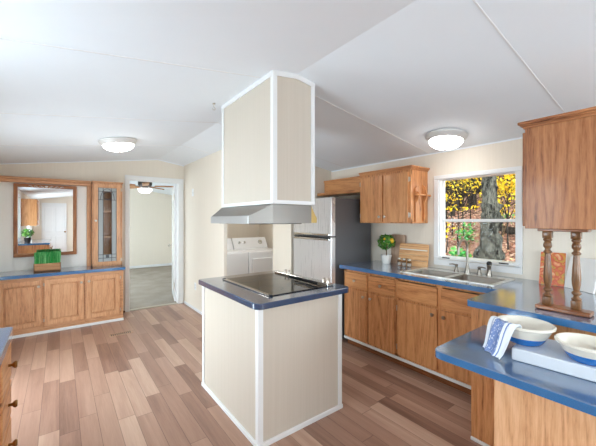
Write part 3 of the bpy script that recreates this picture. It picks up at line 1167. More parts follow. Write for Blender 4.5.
HB = 5.05
hu = [(XL + .005, -.16), (-.16, .267), (.267, .72)]
HL = ['oak base cabinet at far left of the hutch by the corner', 'oak base cabinet in the middle of the hutch under the mirror', 'oak base cabinet of the hutch beside the doorway casing']
doors = [(-.585, -.175), (-.15, .257), (.28, .677)]
for k, ((a, b), lb) in enumerate(zip(hu, HL)):
    c_ = thing('base_cabinet', lb, 'cabinet', ((a + b) / 2, 5.25, 0), 0, 'base cabinets of the dining hutch')
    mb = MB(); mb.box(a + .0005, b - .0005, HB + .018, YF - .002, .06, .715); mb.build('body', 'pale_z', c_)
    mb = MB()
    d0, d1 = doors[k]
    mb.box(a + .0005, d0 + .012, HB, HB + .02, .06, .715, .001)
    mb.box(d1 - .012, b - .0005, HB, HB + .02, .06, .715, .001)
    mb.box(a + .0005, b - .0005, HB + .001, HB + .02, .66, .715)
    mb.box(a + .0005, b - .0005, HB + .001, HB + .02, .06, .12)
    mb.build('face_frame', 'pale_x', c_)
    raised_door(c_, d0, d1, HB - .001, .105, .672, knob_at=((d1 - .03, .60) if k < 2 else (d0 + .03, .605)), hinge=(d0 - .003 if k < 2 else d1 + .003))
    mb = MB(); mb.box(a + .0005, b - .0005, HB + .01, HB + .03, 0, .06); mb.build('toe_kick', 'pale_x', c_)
mb = MB(); mb.box(XL + .005, .725, HB - .004, HB + .010, 0, .035, .004)
struct('baseboard_far', mb, 'trim')
mb = MB(); mb.box(.735, .80, YF - .04, YF - .005, 0, .03, .01)
tag(mb.build('corner_block', 'walnut'), 'dark wooden block on the floor between hutch and door casing', 'block')
mb = MB(); slab_top(mb, rrect(XL + .001, .745, HB - .035, YF - .001, (0, .02, 0, 0)), .716, .757)
hc = band(mb.build('hutch_worktop', ['counter', 'counter_edge']))
tag(hc, 'long blue laminate counter of the dining hutch beneath mirror and glass cabinet', 'worktop')

# hutch back frame
hb = thing('hutch_wall_unit', 'white hutch back panel framed by a long oak top beam on the wall', 'wall unit', (-.2, YF, .758))
mb = MB(); mb.box(XL + .002, .34, YF - .012, YF - .001, .758, 1.93); mb.build('back_panel', 'hutch_back', hb)
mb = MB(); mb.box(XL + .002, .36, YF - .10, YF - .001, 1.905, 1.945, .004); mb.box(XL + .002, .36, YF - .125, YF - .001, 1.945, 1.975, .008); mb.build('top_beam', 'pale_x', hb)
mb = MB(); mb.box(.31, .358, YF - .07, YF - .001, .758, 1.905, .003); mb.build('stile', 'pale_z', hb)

# mirror
mr = thing('wall_mirror', 'large oak framed mirror above the hutch counter', 'mirror', (-.14, YF - .02, .945))
MX0, MX1, MZ0, MZ1 = -.475, .192, .935, 1.895
mb = MB()
fw = .042
yy0, yy1 = YF - .04, YF - .013
mb.box(MX0, MX0 + fw, yy0, yy1, MZ0, MZ1, .004); mb.build('side_rail', 'deep_z', mr)
mb = MB(); mb.box(MX1 - fw, MX1, yy0, yy1, MZ0, MZ1, .004); mb.build('side_rail', 'deep_z', mr)
mb = MB(); mb.box(MX0, MX1, yy0 - .002, yy1, MZ0, MZ0 + fw, .004); mb.build('bottom_rail', 'deep_x', mr)
mb = MB(); mb.box(MX0, MX1, yy0 - .002, yy1, MZ1 - fw, MZ1, .004); mb.build('top_rail', 'deep_x', mr)
mb = MB(); mb.box(MX0 + fw - .003, MX1 - fw + .003, YF - .022, YF - .016, MZ0 + fw - .003, MZ1 - fw + .003); mb.build('glass', 'mirror', mr)
mb = MB()
for s_ in (-1, 1):
    for k in range(3):
        cx = (MX0 + MX1) / 2 + s_ * (.05 + k * .055)
        mb.tube([(cx + .022 * math.cos(a) * s_, yy0 - .004, MZ1 - .030 + .010 * math.sin(a * 1.5)) for a in [i * .5 for i in range(10)]], .004, 6)
        mb.sphere((cx, yy0 - .004, MZ1 - .028), .007, sub=1)
mb.sphere(((MX0 + MX1) / 2, yy0 - .005, MZ1 - .026), .012, (1.6, .5, 1), 2)
mb.build('scroll_ornament', 'ceramic', mr, 60)

# glass fronted cabinet
gc = thing('glass_cabinet', 'tall narrow oak wall cabinet with leaded glass door on hutch counter', 'cabinet', (.545, 5.36, .758))
GX0, GX1, GZ1 = .362, .735, 1.95
GY = 5.25
mb = MB()
mb.box(GX0, GX0 + .016, GY, YF - .002, .758, GZ1); mb.box(GX1 - .016, GX1, GY, YF - .002, .758, GZ1)
mb.box(GX0, GX1, GY, YF - .002, GZ1 - .02, GZ1); mb.box(GX0, GX1, GY, YF - .002, .758, .778); mb.box(GX0 + .01, GX1 - .01, YF - .012, YF - .002, .76, GZ1)
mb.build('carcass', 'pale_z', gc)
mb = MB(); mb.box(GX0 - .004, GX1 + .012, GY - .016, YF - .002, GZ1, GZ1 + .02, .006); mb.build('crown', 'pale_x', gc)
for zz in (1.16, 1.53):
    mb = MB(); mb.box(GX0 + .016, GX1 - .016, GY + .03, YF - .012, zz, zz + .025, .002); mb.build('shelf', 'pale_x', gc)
mb = MB()
st = .052
dx0, dx1, dz0, dz1 = GX0 + .018, GX1 - .022, .775, GZ1 - .02
mb.box(dx0, dx0 + st, GY - .02, GY, dz0, dz1, .003); mb.box(dx1 - st, dx1, GY - .02, GY, dz0, dz1, .003)
mb.box(dx0 + st - .001, dx1 - st + .001, GY - .019, GY, dz0, dz0 + st, .003); mb.box(dx0 + st - .001, dx1 - st + .001, GY - .019, GY, dz1 - st, dz1, .003)
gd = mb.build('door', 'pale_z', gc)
gx0, gx1, gz0, gz1 = dx0 + st, dx1 - st, dz0 + st, dz1 - st
mb = MB(); mb.box(gx0 - .002, gx1 + .002, GY - .012, GY - .009, gz0 - .002, gz1 + .002); mb.build('glass', 'pane', gd)
sw = (gx1 - gx0) * .27
mb = MB(); mb.box(gx0, gx0 + sw, GY - .0135, GY - .0125, gz0, gz1); mb.box(gx1 - sw, gx1, GY - .0135, GY - .0125, gz0, gz1); mb.box(gx0 + sw, gx1 - sw, GY - .0135, GY - .0125, gz0, gz0 + .10)
mb.box(gx0 + sw, gx1 - sw, GY - .0135, GY - .0125, gz1 - .05, gz1)
mb.build('frosted_border', 'frosted', gd)
mb = MB()
yl = GY - .014
for xx in (gx0 + sw, gx1 - sw, gx0 + .006, gx1 - .006):
    mb.tube([(xx, yl, gz0), (xx, yl, gz1)], .0035, 6)
for zz in (gz0 + .05, gz0 + .10, gz1 - .05, gz1 - .17):
    mb.tube([(gx0, yl, zz), (gx1, yl, zz)], .0035, 6)
mc = (gx0 + gx1) / 2
mb.tube([(mc + .052 * math.cos(a), yl - .001, gz1 - .11 + .052 * math.sin(a)) for a in [i * PI / 8 for i in range(17)]], .0035, 6)
mb.tube([(mc + .085 * math.cos(a), yl - .001, gz1 - .17 + .16 * math.sin(a)) for a in [i * PI / 12 for i in range(13)]], .0035, 6)
mb.box(mc - .02, mc + .02, yl - .003, yl, gz0 + .055, gz0 + .095)
mb.build('lead_came', 'fridge_side', gd)
mb = MB(); knob(mb, dx0 + .022, GY - .02, 1.41); mb.build('knob', 'hardware', gd, 50)
for zz in (.84, 1.86):
    mb = MB(); mb.lathe([(.005, 0), (.005, .045)], (dx1 + .006, GY - .012, zz - .022), 8); mb.box(dx1, dx1 + .016, GY - .004, GY, zz - .02, zz + .02); mb.build('hinge', 'hardware', gd)

# grass planter
gp = thing('grass_planter', 'wooden box of bright green artificial grass on hutch counter by the mirror', 'planter', (-.12, 5.21, .757))
mb = MB()
px0, px1, py0, py1 = -.262, .012, 5.165, 5.255
mb.box(px0, px1, py0, py0 + .01, .758, .862, .002); mb.box(px0, px1, py1 - .01, py1, .758, .862, .002); mb.box(px0, px0 + .01, py0, py1, .758, .862, .002); mb.box(px1 - .01, px1, py0, py1, .758, .862, .002); mb.box(px0, px1, py0, py1, .758, .77)
mb.build('box', 'planter_wood', gp)
mb = MB(); mb.box(px0 + .01, px1 - .01, py0 + .01, py1 - .01, .77, .85); mb.build('soil', 'soil', gp)
mb = MB()
for k in range(1500):
    x = random.uniform(px0 + .008, px1 - .008); yv = random.uniform(py0 + .008, py1 - .008)
    h = random.uniform(.12, .165); a = random.uniform(0, PI); w = .0028
    dx, dy = random.gauss(0, .006), random.gauss(0, .006)
    ca, sa = math.cos(a) * w, math.sin(a) * w
    v1 = mb.b.verts.new((x - ca, yv - sa, .845)); v2 = mb.b.verts.new((x + ca, yv + sa, .845)); v3 = mb.b.verts.new((x + dx + ca * .6, yv + dy + sa * .6, .845 + h)); v4 = mb.b.verts.new((x + dx - ca * .6, yv + dy - sa * .6, .845 + h))
    mb.b.faces.new((v1, v2, v3, v4))
go = mb.build('grass', 'grass', gp); go['kind'] = 'stuff'

# floor register
fr = thing('floor_register', 'flat metal floor vent in the planks near the hutch corner', 'floor vent', (.60, 4.45, 0))
mb = MB(); mb.box(.48, .74, 4.40, 4.50, 0, .006, .002); mb.build('plate', 'board_dark', fr)
mb = MB()
for k in range(11):
    mb.box(.50 + k * .0205, .510 + k * .0205, 4.415, 4.485, .0055, .0066)
mb.build('slots', 'dark_metal', fr)

# switch, thermostat and outlet on the partition wall
def plate(name, label, y, z, h, w, kind):
    p = thing(name, label, name.split('_')[-1], (LX, y, z))
    mb = MB(); mb.box(LX - .007, LX - .0005, y - w / 2, y + w / 2, z - h / 2, z + h / 2, .003); mb.build('cover_plate', 'trim', p)
    mb = MB()
    if kind == 's':
        mb.box(LX - .016, LX - .006, y - .005, y + .005, z - .012, z + .012, .002); mb.build('toggle', 'white', p)
    else:
        for dz in (-.02, .02):
            mb.lathe([(.015, 0), (.015, .004)], (LX - .006, y, z + dz), 16, axis='-x')
        mb.build('socket', 'grey_door', p)
plate('wall_thermostat', 'small white thermostat high on the cream wall right of the doorway', 5.02, 1.86, .12, .075, 's')
plate('wall_outlet', 'white outlet low on the cream wall right of the doorway', 4.9, .38, .115, .07, 'o')

# ================================================================ CEILING FAN
fn = thing('ceiling_fan', 'dark bronze ceiling fan with wooden blades and lit bowl in the bedroom', 'ceiling fan', (1.28, 7.3, 2.41))
FX, FY = 1.43, 7.2
fn.location = (FX, FY, cz(FX))
mb = MB(); mb.lathe([(.065, cz(FX)), (.06, cz(FX) - .04), (.025, cz(FX) - .07), (.014, cz(FX) - .075), (.014, 2.27)], (FX, FY, 0), 20); mb.build('downrod', 'dark_metal', fn, 40)
mb = MB(); mb.lathe([(.03, 2.29), (.10, 2.27), (.135, 2.23), (.135, 2.15), (.10, 2.125), (.06, 2.115), (.06, 2.08)], (FX, FY, 0), 28); mb.build('motor', 'dark_metal', fn, 40)
mb = MB(); mb.lathe([(.09, 2.085), (.135, 2.075), (.14, 2.06), (.12, 2.02), (.08, 1.985), (0, 1.975)], (FX, FY, 0), 28); mb.build('light_bowl', 'fan_lamp', fn, 50)
for k in range(5):
    a = math.radians(-28 + 72 * k)
    m = Matrix.Translation((FX, FY, 2.13)) @ Matrix.Rotation(a, 4, 'Z') @ Matrix.Rotation(math.radians(10), 4, 'X')
    mb = MB(); mb.prism([(.20, -.045), (.30, -.058), (.60, -.066), (.635, -.04), (.635, .04), (.60, .066), (.30, .058), (.20, .045)], 'z', -.012, .012, mtx=m)
    bl = mb.build('blade', 'planter_wood', fn)
    mb = MB(); mb.box(.09, .26, -.016, .016, -.008, -.002, .002, mtx=m); mb.build('blade_iron', 'dark_metal', bl)

# ================================================================ LAUNDRY
def washer(name, label, x0, x1, dials):
    w = thing(name, label, name, ((x0 + x1) / 2, 4.8, 0))
    yf = 4.45
    mb = MB(); mb.box(x0, x1, yf, 5.12, .02, .91, .018, 3); mb.build('body', 'white', w, 40)
    mb = MB(); mb.prism([(5.08, .905), (5.12, .905), (5.12, 1.10), (5.085, 1.10), (4.99, .93), (4.985, .905)], 'x', x0 + .004, x1 - .004)
    pn = mb.build('control_panel', 'white', w)
    mid = Vector((0, 5.037, 1.015))
    nrm = Vector((0, -.87, .49)).normalized()
    for dx, r in dials:
        q = Vector((x0 + dx, mid.y, mid.z)) + nrm * .001
        mt_ = Matrix.Translation(q) @ nrm.to_track_quat('Z', 'Y').to_matrix().to_4x4()
        mb = MB(); mb.lathe([(r, 0), (r, .008), (r * .8, .01), (r * .7, .03), (0, .031)], (0, 0, 0), 22, mtx=mt_); mb.build('dial', 'chrome', pn, 40)
    if name == 'dryer':
        mb = MB(); mb.box(x0 + .06, x1 - .06, yf - .018, yf + .005, .30, .80, .015, 3); mb.build('door', 'white', w)
    else:
        mb = MB(); mb.box(x0 + .07, x1 - .07, yf + .04, 4.94, .905, .925, .012, 3); mb.build('lid', 'white', w)
washer('washer', 'white top loading washing machine left of the dryer in laundry nook', 1.76, 2.39, [(.12, .03), (.46, .04)])
washer('dryer', 'white clothes dryer right of the washer behind the island', 2.40, 3.08, [(.12, .022), (.22, .022), (.54, .042)])

# ================================================================ REFRIGERATOR
rf = thing('refrigerator', 'stainless top freezer refrigerator with charcoal side beside the oak counter', 'refrigerator', (2.8, 2.97, 0))
RY0, RY1, RX0 = 2.60, 3.33, 2.45
mb = MB(); mb.box(RX0 + .07, 3.14, RY0 + .005, RY1 - .005, .03, 1.675, .006); mb.build('body', 'fridge_side', rf)
mb = MB(); mb.box(RX0, RX0 + .066, RY0, RY1, 1.232, 1.68, .01, 3); fz = mb.build('freezer_door', 'fridge_steel', rf)
mb = MB(); mb.box(RX0, RX0 + .066, RY0, RY1, .09, 1.222, .01, 3); fd = mb.build('fridge_door', 'fridge_steel', rf)
mb = MB(); mb.box(RX0 - .016, RX0 + .004, RY0 + .03, RY1 - .03, 1.236, 1.262, .006); mb.build('handle', 'chrome', fz)
mb = MB(); mb.box(RX0 - .016, RX0 + .004, RY0 + .03, RY1 - .03, 1.182, 1.205, .006); mb.build('handle', 'chrome', fd)
mb = MB(); mb.box(RX0 - .001, RX0 + .01, RY0 + .02, RY1 - .02, 1.205, 1.221); mb.build('grip_recess', 'black', fd)
mb = MB(); mb.box(RX0 + .02, RX0 + .09, RY0 + .02, RY0 + .08, 1.675, 1.69, .004); mb.build('hinge_cap', 'fridge_side', rf)
mb = MB(); mb.box(RX0 + .03, RX0 + .08, RY0 + .01, RY1 - .01, .02, .085); mb.build('kick_grille', 'black', rf)
for y in (RY0 + .05, RY1 - .05):
    for x in (RX0 + .12, 3.08):
        mb = MB(); mb.cyl((x, y, 0), .02, .035, 12); mb.build('foot', 'black', rf)

# cabinet above the refrigerator
oc = thing('overfridge_cabinet', 'shallow oak cabinet with projecting ledge above the refrigerator', 'cabinet', (3.05, 2.96, 1.75))
mb = MB(); mb.box(2.90, XR - .001, 2.555, 3.375, 1.755, 1.795, .006); mb.build('ledge', 'oak_y', oc)
mb = MB(); mb.box(3.04, XR - .001, 2.555, 3.375, 1.795, 1.955); mb.build('body', 'oak_y', oc)
mb = MB(); mb.box(3.025, XR - .001, 2.555, 3.375, 1.955, 1.98, .006); mb.build('crown', 'oak_y', oc)
mb = MB(); mb.box(3.028, 3.04, 2.575, 3.335, 1.81, 1.945, .003); mb.build('front_panel', 'oak_y', oc)

# ================================================================ SINK WALL UPPER CABINET
def slab_door(root, x, y0, y1, z0, z1, mat='oak_z', kn=None, name='door', hinge_y=None):
    """flat door facing -X with eased edge"""
    mb = MB(); mb.box(x - .019, x, y0, y1, z0, z1, .005, 2); d = mb.build(name, mat, root)
    if kn:
        mb = MB(); knob(mb, x - .019, kn[0], kn[1], '-x'); mb.build('knob', 'hardware', d, 50)
    if hinge_y is not None:
        for zz in (z0 + .075, z1 - .075):
            mb = MB(); mb.lathe([(.006, 0), (.006, .05)], (x - .012, hinge_y, zz - .025), 8); mb.box(x - .005, x - .0005, hinge_y - .012, hinge_y + .012, zz - .022, zz + .022)
            mb.build('hinge', 'hardware', d)
    return d


def crown(root, x0, x1, y0, y1, z, mat, sides):
    """stepped crown moulding around given faces"""
    mb = MB()
    for k, (o_, z0, z1) in enumerate(((.008, z, z + .014), (.018, z + .012, z + .024), (.028, z + .022, z + .038))):
        mb.box(x0 - (o_ if 'x0' in sides else 0), x1, y0 - (o_ if 'y0' in sides else 0), y1 + (o_ if 'y1' in sides else 0), z0, z1, .003)
    return mb.build('crown', mat, root)


uc = thing('upper_cabinet', 'two door oak wall cabinet between refrigerator and kitchen window', 'cabinet', (3.02, 2.2, 1.385))
UY0, UY1, UX, UZ0, UZ1 = 1.862, 2.545, 2.865, 1.385, 1.945
mb = MB(); mb.box(UX + .018, XR - .001, UY0, UY1, UZ0, UZ1); mb.build('body', 'oak_z', uc)
mb = MB()
mb.box(UX, UX + .019, UY0, UY0 + .035, UZ0, UZ1, .001); mb.box(UX, UX + .019, UY1 - .03, UY1, UZ0, UZ1, .001); mb.box(UX, UX + .019, 2.185, 2.215, UZ0, UZ1)
mb.box(UX + .001, UX + .019, UY0, UY1, UZ0, UZ0 + .04); mb.box(UX + .001, UX + .019, UY0, UY1, UZ1 - .05, UZ1)
mb.build('face_frame', 'oak_z', uc)
slab_door(uc, UX, 1.885, 2.193, UZ0 + .012, UZ1 - .03, kn=(2.165, UZ0 + .07), hinge_y=1.878)
slab_door(uc, UX, 2.208, 2.525, UZ0 + .012, UZ1 - .03, kn=(2.238, UZ0 + .07), hinge_y=2.532)
crown(uc, UX, XR - .001, UY0, UY1, UZ1 - .004, 'oak_y', ('x0', 'y0'))

# wooden paper towel holder on its end panel
ph = thing('paper_towel_holder', 'empty oak paper towel holder mounted on the end of the wall cabinet', 'paper towel holder', (3.02, UY0, 1.5))
mb = MB()
bp = [(2.925, 1.395)] + [(2.975 - .05 * math.cos(a), 1.725 + .05 * math.sin(a)) for a in [i * PI / 10 for i in range(11)]] + [(3.025, 1.395)]
mb.prism(bp, 'y', UY0 - .016, UY0 - .0005); mb.build('back_plate', 'oak_z', ph)
for xx in (3.075,):
    mb = MB(); mb.prism([(UY0 - .0005, 1.40), (UY0 - .022, 1.42), (UY0 - .026, 1.60), (UY0 - .048, 1.655), (UY0 - .052, 1.69), (UY0 - .042, 1.715), (UY0 - .03, 1.77), (UY0 - .0005, 1.80)], 'x', xx, xx + .018); mb.build('bracket', 'oak_z', ph)
mb = MB(); mb.prism([(UY0 - .016, 1.60), (UY0 - .046, 1.65), (UY0 - .052, 1.69), (UY0 - .042, 1.712), (UY0 - .016, 1.72)], 'x', 2.935, 2.953); mb.build('bracket', 'oak_z', ph)
mb = MB(); mb.tube([(2.915, UY0 - .034, 1.682), (3.17, UY0 - .034, 1.682)], .011, 12); mb.build('dowel', 'oak_x', ph, 50)

# ================================================================ SINK BASE CABINETS
BX = 2.60
def base_unit(label, y0, y1, cols):
    c_ = thing('base_cabinet', label, 'cabinet', (2.9, (y0 + y1) / 2, 0), 0, 'base cabinets along the sink wall')
    mb = MB(); mb.box(BX + .018, XR - .002, y0 + .0005, y1 - .0005, .10, .70 if 'sink' in label else .874)
    mb.build('body', 'oak_z', c_)
    mb = MB()
    mb.box(BX, BX + .019, y0 + .0005, y1 - .0005, .845, .874); mb.box(BX + .001, BX + .019, y0 + .0005, y1 - .0005, .635, .675); mb.box(BX, BX + .019, y0 + .0005, y1 - .0005, .10, .13)
    ed = [y0 + .0005, y1 - .0005]
    mb.box(BX, BX + .019, y0 + .0005, cols[0][0] + .01, .10, .874); mb.box(BX, BX + .019, cols[-1][1] - .01, y1 - .0005, .10, .874)
    for (a, b, *_), (c0, *_2) in zip(cols, cols[1:]):
        mb.box(BX + .0005, BX + .019, b - .012, c0 + .012, .10, .874)
    mb.build('face_frame', 'oak_z', c_)
    for a, b, knobside, dk, hinge in cols:
        if dk == 'drawer':
            slab_door(c_, BX, a, b, .672, .838, 'oak_y', ((a + b) / 2, .755), 'drawer')
        else:
            mb = MB(); mb.box(BX - .019, BX, a, b, .672, .838, .005); mb.build('false_front', 'oak_y', c_)
        ky = a + .035 if knobside == 'lo' else b - .035
        slab_door(c_, BX, a, b, .125, .650, 'oak_z', (ky, .60), 'door', (b + .006 if knobside == 'lo' else a - .006) if hinge else None)
    mb = MB(); mb.box(BX + .055, BX + .07, y0 + .0005, y1 - .0005, 0, .10); mb.build('toe_kick', 'walnut_y', c_)
    mb = MB(); mb.box(BX - .012, BX + .006, y0 + .0005, y1 - .0005, .078, .104, .004); mb.build('toe_trim', 'trim', c_)
base_unit('oak base cabinet with two small drawers beside the refrigerator', 1.842, 2.545,
          [(1.856, 2.178, 'hi', 'drawer', False), (2.204, 2.524, 'lo', 'drawer', False)])
base_unit('oak sink base cabinet with two plain false fronts below the window', .955, 1.842,
          [(.985, 1.394, 'hi', 'false', False), (1.428, 1.828, 'lo', 'false', True)])

# ================================================================ PENINSULA
PX0, PY1, PY0 = 2.13, .945, .30
pn = thing('peninsula_cabinet', 'dark oak peninsula cabinet carrying the raised blue bar counter at right', 'cabinet', (2.6, .6, 0))
mb = MB(); mb.box(PX0 + .006, XR - .002, PY0 - .9, PY1 - .006, .03, .874); mb.build('body', 'oak_z', pn)
mb = MB(); mb.box(PX0, PX0 + .008, PY0 - .9, PY1 - .03, 0, .874); mb.build('end_panel', 'oak_z', pn)
mb = MB(); mb.box(PX0 - .002, PX0 + .035, PY1 - .034, PY1, 0, .874, .003); mb.build('corner_stile', 'oak_z', pn)
mb = MB(); mb.box(PX0 - .014, PX0 - .001, PY0 - .9, PY1, 0, .022, .005); mb.build('shoe_trim', 'trim', pn)

# L shaped worktop of the sink wall and peninsula with a cut-out for the sink
SX0, SX1, SY0, SY1 = 2.645, 3.085, 1.005, 1.835
mb = MB()
zc0, zc1 = .875, .914
R_ = .03
# strips around the sink cut-out
mb.box(2.53, XR - .002, SY1 - .02, 2.555, zc0, zc1)
mb.box(2.53, SX0 + .02, PY1, SY1 - .02, zc0, zc1)
mb.box(SX1 - .02, XR - .002, PY1, SY1 - .02, zc0, zc1)
mb.box(SX0 + .02, SX1 - .02, PY1, SY0 + .02, zc0, zc1)
slab_top(mb, rrect(2.055, XR - .002, PY0 - .9, PY1, (0, 0, 0, .025)), zc0, zc1, .002)
lw = thing('kitchen_worktop', 'blue laminate worktop running from refrigerator under the window and round the bar', 'worktop', (2.6, 1.4, .875))
band(mb.build('top', ['counter', 'counter_edge'], lw))

# sink
sk = thing('kitchen_sink', 'double bowl stainless steel sink set in the blue worktop below the window', 'sink', (2.87, 1.42, .914))
mid = 1.405
b1 = (SX0 + .035, SX1 - .095, SY0 + .035, mid - .018)
b2 = (SX0 + .035, SX1 - .095, mid + .018, SY1 - .035)
mb = MB()
zr = .9195
for q in ((SX0, b1[0], SY0, SY1), (b1[1], SX1, SY0, SY1), (b1[0], b1[1], SY0, b1[2]), (b1[0], b1[1], b1[3], b2[2]), (b1[0], b1[1], b2[3], SY1)):
    mb.box(*q, .9142, zr)
mb.build('rim', 'sink_rim', sk)
for bb in (b1, b2):
    mb = MB()
    top = rrect(bb[0] - .001, bb[1] + .001, bb[2] - .001, bb[3] + .001, (.0,) * 4)
    def ringv(ins, z, r):
        return [mb.b.verts.new((p[0], p[1], z)) for p in rrect(bb[0] + ins, bb[1] - ins, bb[2] + ins, bb[3] - ins, (r,) * 4, 5)]
    L = [ringv(-.001, zr - .001, .03), ringv(.006, .905, .045), ringv(.012, .78, .05), ringv(.03, .745, .06), ringv(.09, .735, .05)]
    for A, B in zip(L, L[1:]):
        n = len(A)
        for i in range(n):
            mb.b.faces.new((A[i], A[(i + 1) % n], B[(i + 1) % n], B[i]))
    mb.b.faces.new(L[-1])
    bo = mb.build('bowl', 'sink_steel', sk, 50)
    mb = MB(); mb.lathe([(.04, 0), (.042, .004), (.03, .005), (.026, .001), (0, .001)], ((bb[0] + bb[1]) / 2, (bb[2] + bb[3]) / 2, .7355), 20); mb.build('drain', 'chrome', bo, 50)

fc = thing('faucet', 'brushed gooseneck faucet with two lever handles behind the sink', 'faucet', (3.05, 1.385, .9195))
fx = 3.045
mb = MB(); mb.lathe([(.028, 0), (.026, .02), (.018, .05), (.013, .075), (.012, .09)], (fx, 1.385, .9196), 18)
path = [(fx, 1.385, 1.0), (fx, 1.385, 1.14)] + [(fx - .085 + .085 * math.cos(a), 1.385 + .0 * a, 1.155 + .085 * math.sin(a)) for a in [i * PI / 12 for i in range(0, 13)]] + [(fx - .172, 1.385, 1.12), (fx - .174, 1.385, 1.105)]
mb.tube(path, .0105, 12); mb.build('spout', 'tap_nickel', fc, 50)
for yv, s_ in ((1.487, 1), (1.28, -1)):
    mb = MB(); mb.lathe([(.024, 0), (.022, .012), (.014, .035), (.012, .06), (.016, .066), (.010, .076)], (fx, yv, .9196), 16)
    mb.tube([(fx, yv, .988), (fx - .01, yv + s_ * .03, .993), (fx - .02, yv + .06 * s_, .990)], .007, 8, [.008, .007, .005]); mb.build('handle', 'tap_nickel', fc, 50)
mb = MB(); mb.lathe([(.024, 0), (.022, .012), (.016, .04), (.017, .085), (.02, .09), (.02, .10)], (fx, 1.197, .9196), 16)
sp_ = thing('sink_sprayer', 'side sprayer with black head right of the faucet', 'sprayer', (fx, 1.197, .9196))
mb.build('body', 'tap_nickel', sp_, 50)
mb = MB(); mb.lathe([(.02, 1.02), (.022, 1.03), (.019, 1.045), (.010, 1.052), (0, 1.053)], (fx, 1.197, 0), 16); mb.build('spray_head', 'black', sp_, 50)

# ================================================================ COUNTER OBJECTS BY THE WINDOW
lt = thing('potted_lemon_tree', 'small lemon topiary in a white pot on the worktop beside refrigerator', 'potted plant', (3.03, 2.30, .914))
px, py = 3.03, 2.29
mb = MB(); mb.lathe([(.044, .915), (.052, .94), (.06, 1.0), (.062, 1.015), (.056, 1.015), (.054, .99), (0, .99)], (px, py, 0), 28); mb.build('pot', 'ceramic', lt, 40)
mb = MB(); mb.lathe([(.053, .988), (.04, .998), (0, 1.0)], (px, py, 0), 18); mb.build('soil', 'soil', lt)
mb = MB(); mb.tube([(px, py, .985), (px + .004, py, 1.04), (px - .003, py, 1.12)], .006, 8)
for k in range(14):
    a = Vector((random.gauss(0, 1), random.gauss(0, 1), random.gauss(0, 1))).normalized() * .07
    mb.tube([(px - .002, py, 1.10), (px + a.x, py + a.y, 1.16 + a.z)], .003, 5, [.004, .002])
mb.build('stem', 'bark_thin', lt)
mb = MB()
for k in range(330):
    a = Vector((random.gauss(0, 1), random.gauss(0, 1), random.gauss(0, 1))).normalized()
    r = .10 * random.uniform(.45, 1.05) ** .5
    n_ = (a + Vector((random.gauss(0, .5), random.gauss(0, .5), random.gauss(0, .5)))).normalized()
    mb.leaf((px + a.x * r, py + a.y * r, 1.165 + a.z * r * .9), random.uniform(.03, .045), n_, .55)
fo = mb.build('foliage', 'leaf_green', lt)
for dx, dy, dz, lr in ((-.012, -.082, .018, .025), (-.080, -.034, .04, .012)):
    mb = MB(); mb.sphere((px + dx, py + dy, 1.165 + dz), lr, (1, 1, 1.2), 2); mb.build('lemon', 'lemon', lt, 180)

def lean_board(name, label, mat, y0, y1, h, th, foot, lean, r=.02, hole=False):
    m = Matrix.Translation((foot, 0, .915)) @ Matrix.Rotation(lean, 4, 'Y')
    o = thing(name, label, 'cutting board', (foot, (y0 + y1) / 2, .915))
    mb = MB()
    pts = rrect(y0, y1, 0.0, h, (.004, .004, r, r), 5)
    A = [mb.b.verts.new((0, p[0], p[1])) for p in pts]; B = [mb.b.verts.new((th, p[0], p[1])) for p in pts]
    mb.b.faces.new(A); mb.b.faces.new(list(reversed(B)))
    for i in range(len(pts)):
        mb.b.faces.new((A[i], B[i], B[(i + 1) % len(pts)], A[(i + 1) % len(pts)]))
    bmesh.ops.transform(mb.b, matrix=m, verts=mb.b.verts[:])
    mb.build('board', mat, o)
    return o, m
_, m = lean_board('cutting_board', 'tall plain brown cutting board leaning on the wall behind lemon tree', 'board_dark', 2.115, 2.30, .335, .012, 3.125, .06, .012)
o, m = lean_board('cutting_board', 'wide striped acacia cutting board leaning on the wall behind the jars', 'board', 1.815, 2.165, .245, .018, 3.085, .12, .02)
for zz, hh, mt_ in ((.06, .006, 'board_dark'), (.12, .004, 'board_dark'), (.172, .012, 'trim')):
    mb = MB(); mb.box(-.0012, .001, 1.822, 2.158, zz, zz + hh, mtx=m); mb.build('inlay_stripe', 'board_dark' if mt_ != 'trim' else 'cream_glaze', o)
for k, (x, yv) in enumerate(((3.02, 2.105), (3.01, 2.04), (3.0, 1.97))):
    j = thing('spice_jar', ['left glass jar in front of the striped board', 'middle glass jar of three before the striped board', 'right glass jar nearest the sink before the striped board'][k], 'jar', (x, yv, .914), 0, 'small glass jars in front of the board')
    mb = MB(); mb.lathe([(.021, .915), (.024, .92), (.024, .965), (.018, .978), (.018, .985), (.0165, .985), (.0165, .976), (.022, .963), (.022, .921), (0, .92)], (x, yv, 0), 20, closed=False); mb.build('glass', 'jar_glass', j, 50)
    mb = MB(); mb.lathe([(.0205, .9215), (.0205, .95), (0, .951)], (x, yv, 0), 18); mb.build('salt', 'paper', j)
    mb = MB(); mb.lathe([(.02, .982), (.02, .998), (.017, 1.0), (0, 1.0)], (x, yv, 0), 18); mb.build('lid', 'hardware', j, 40)

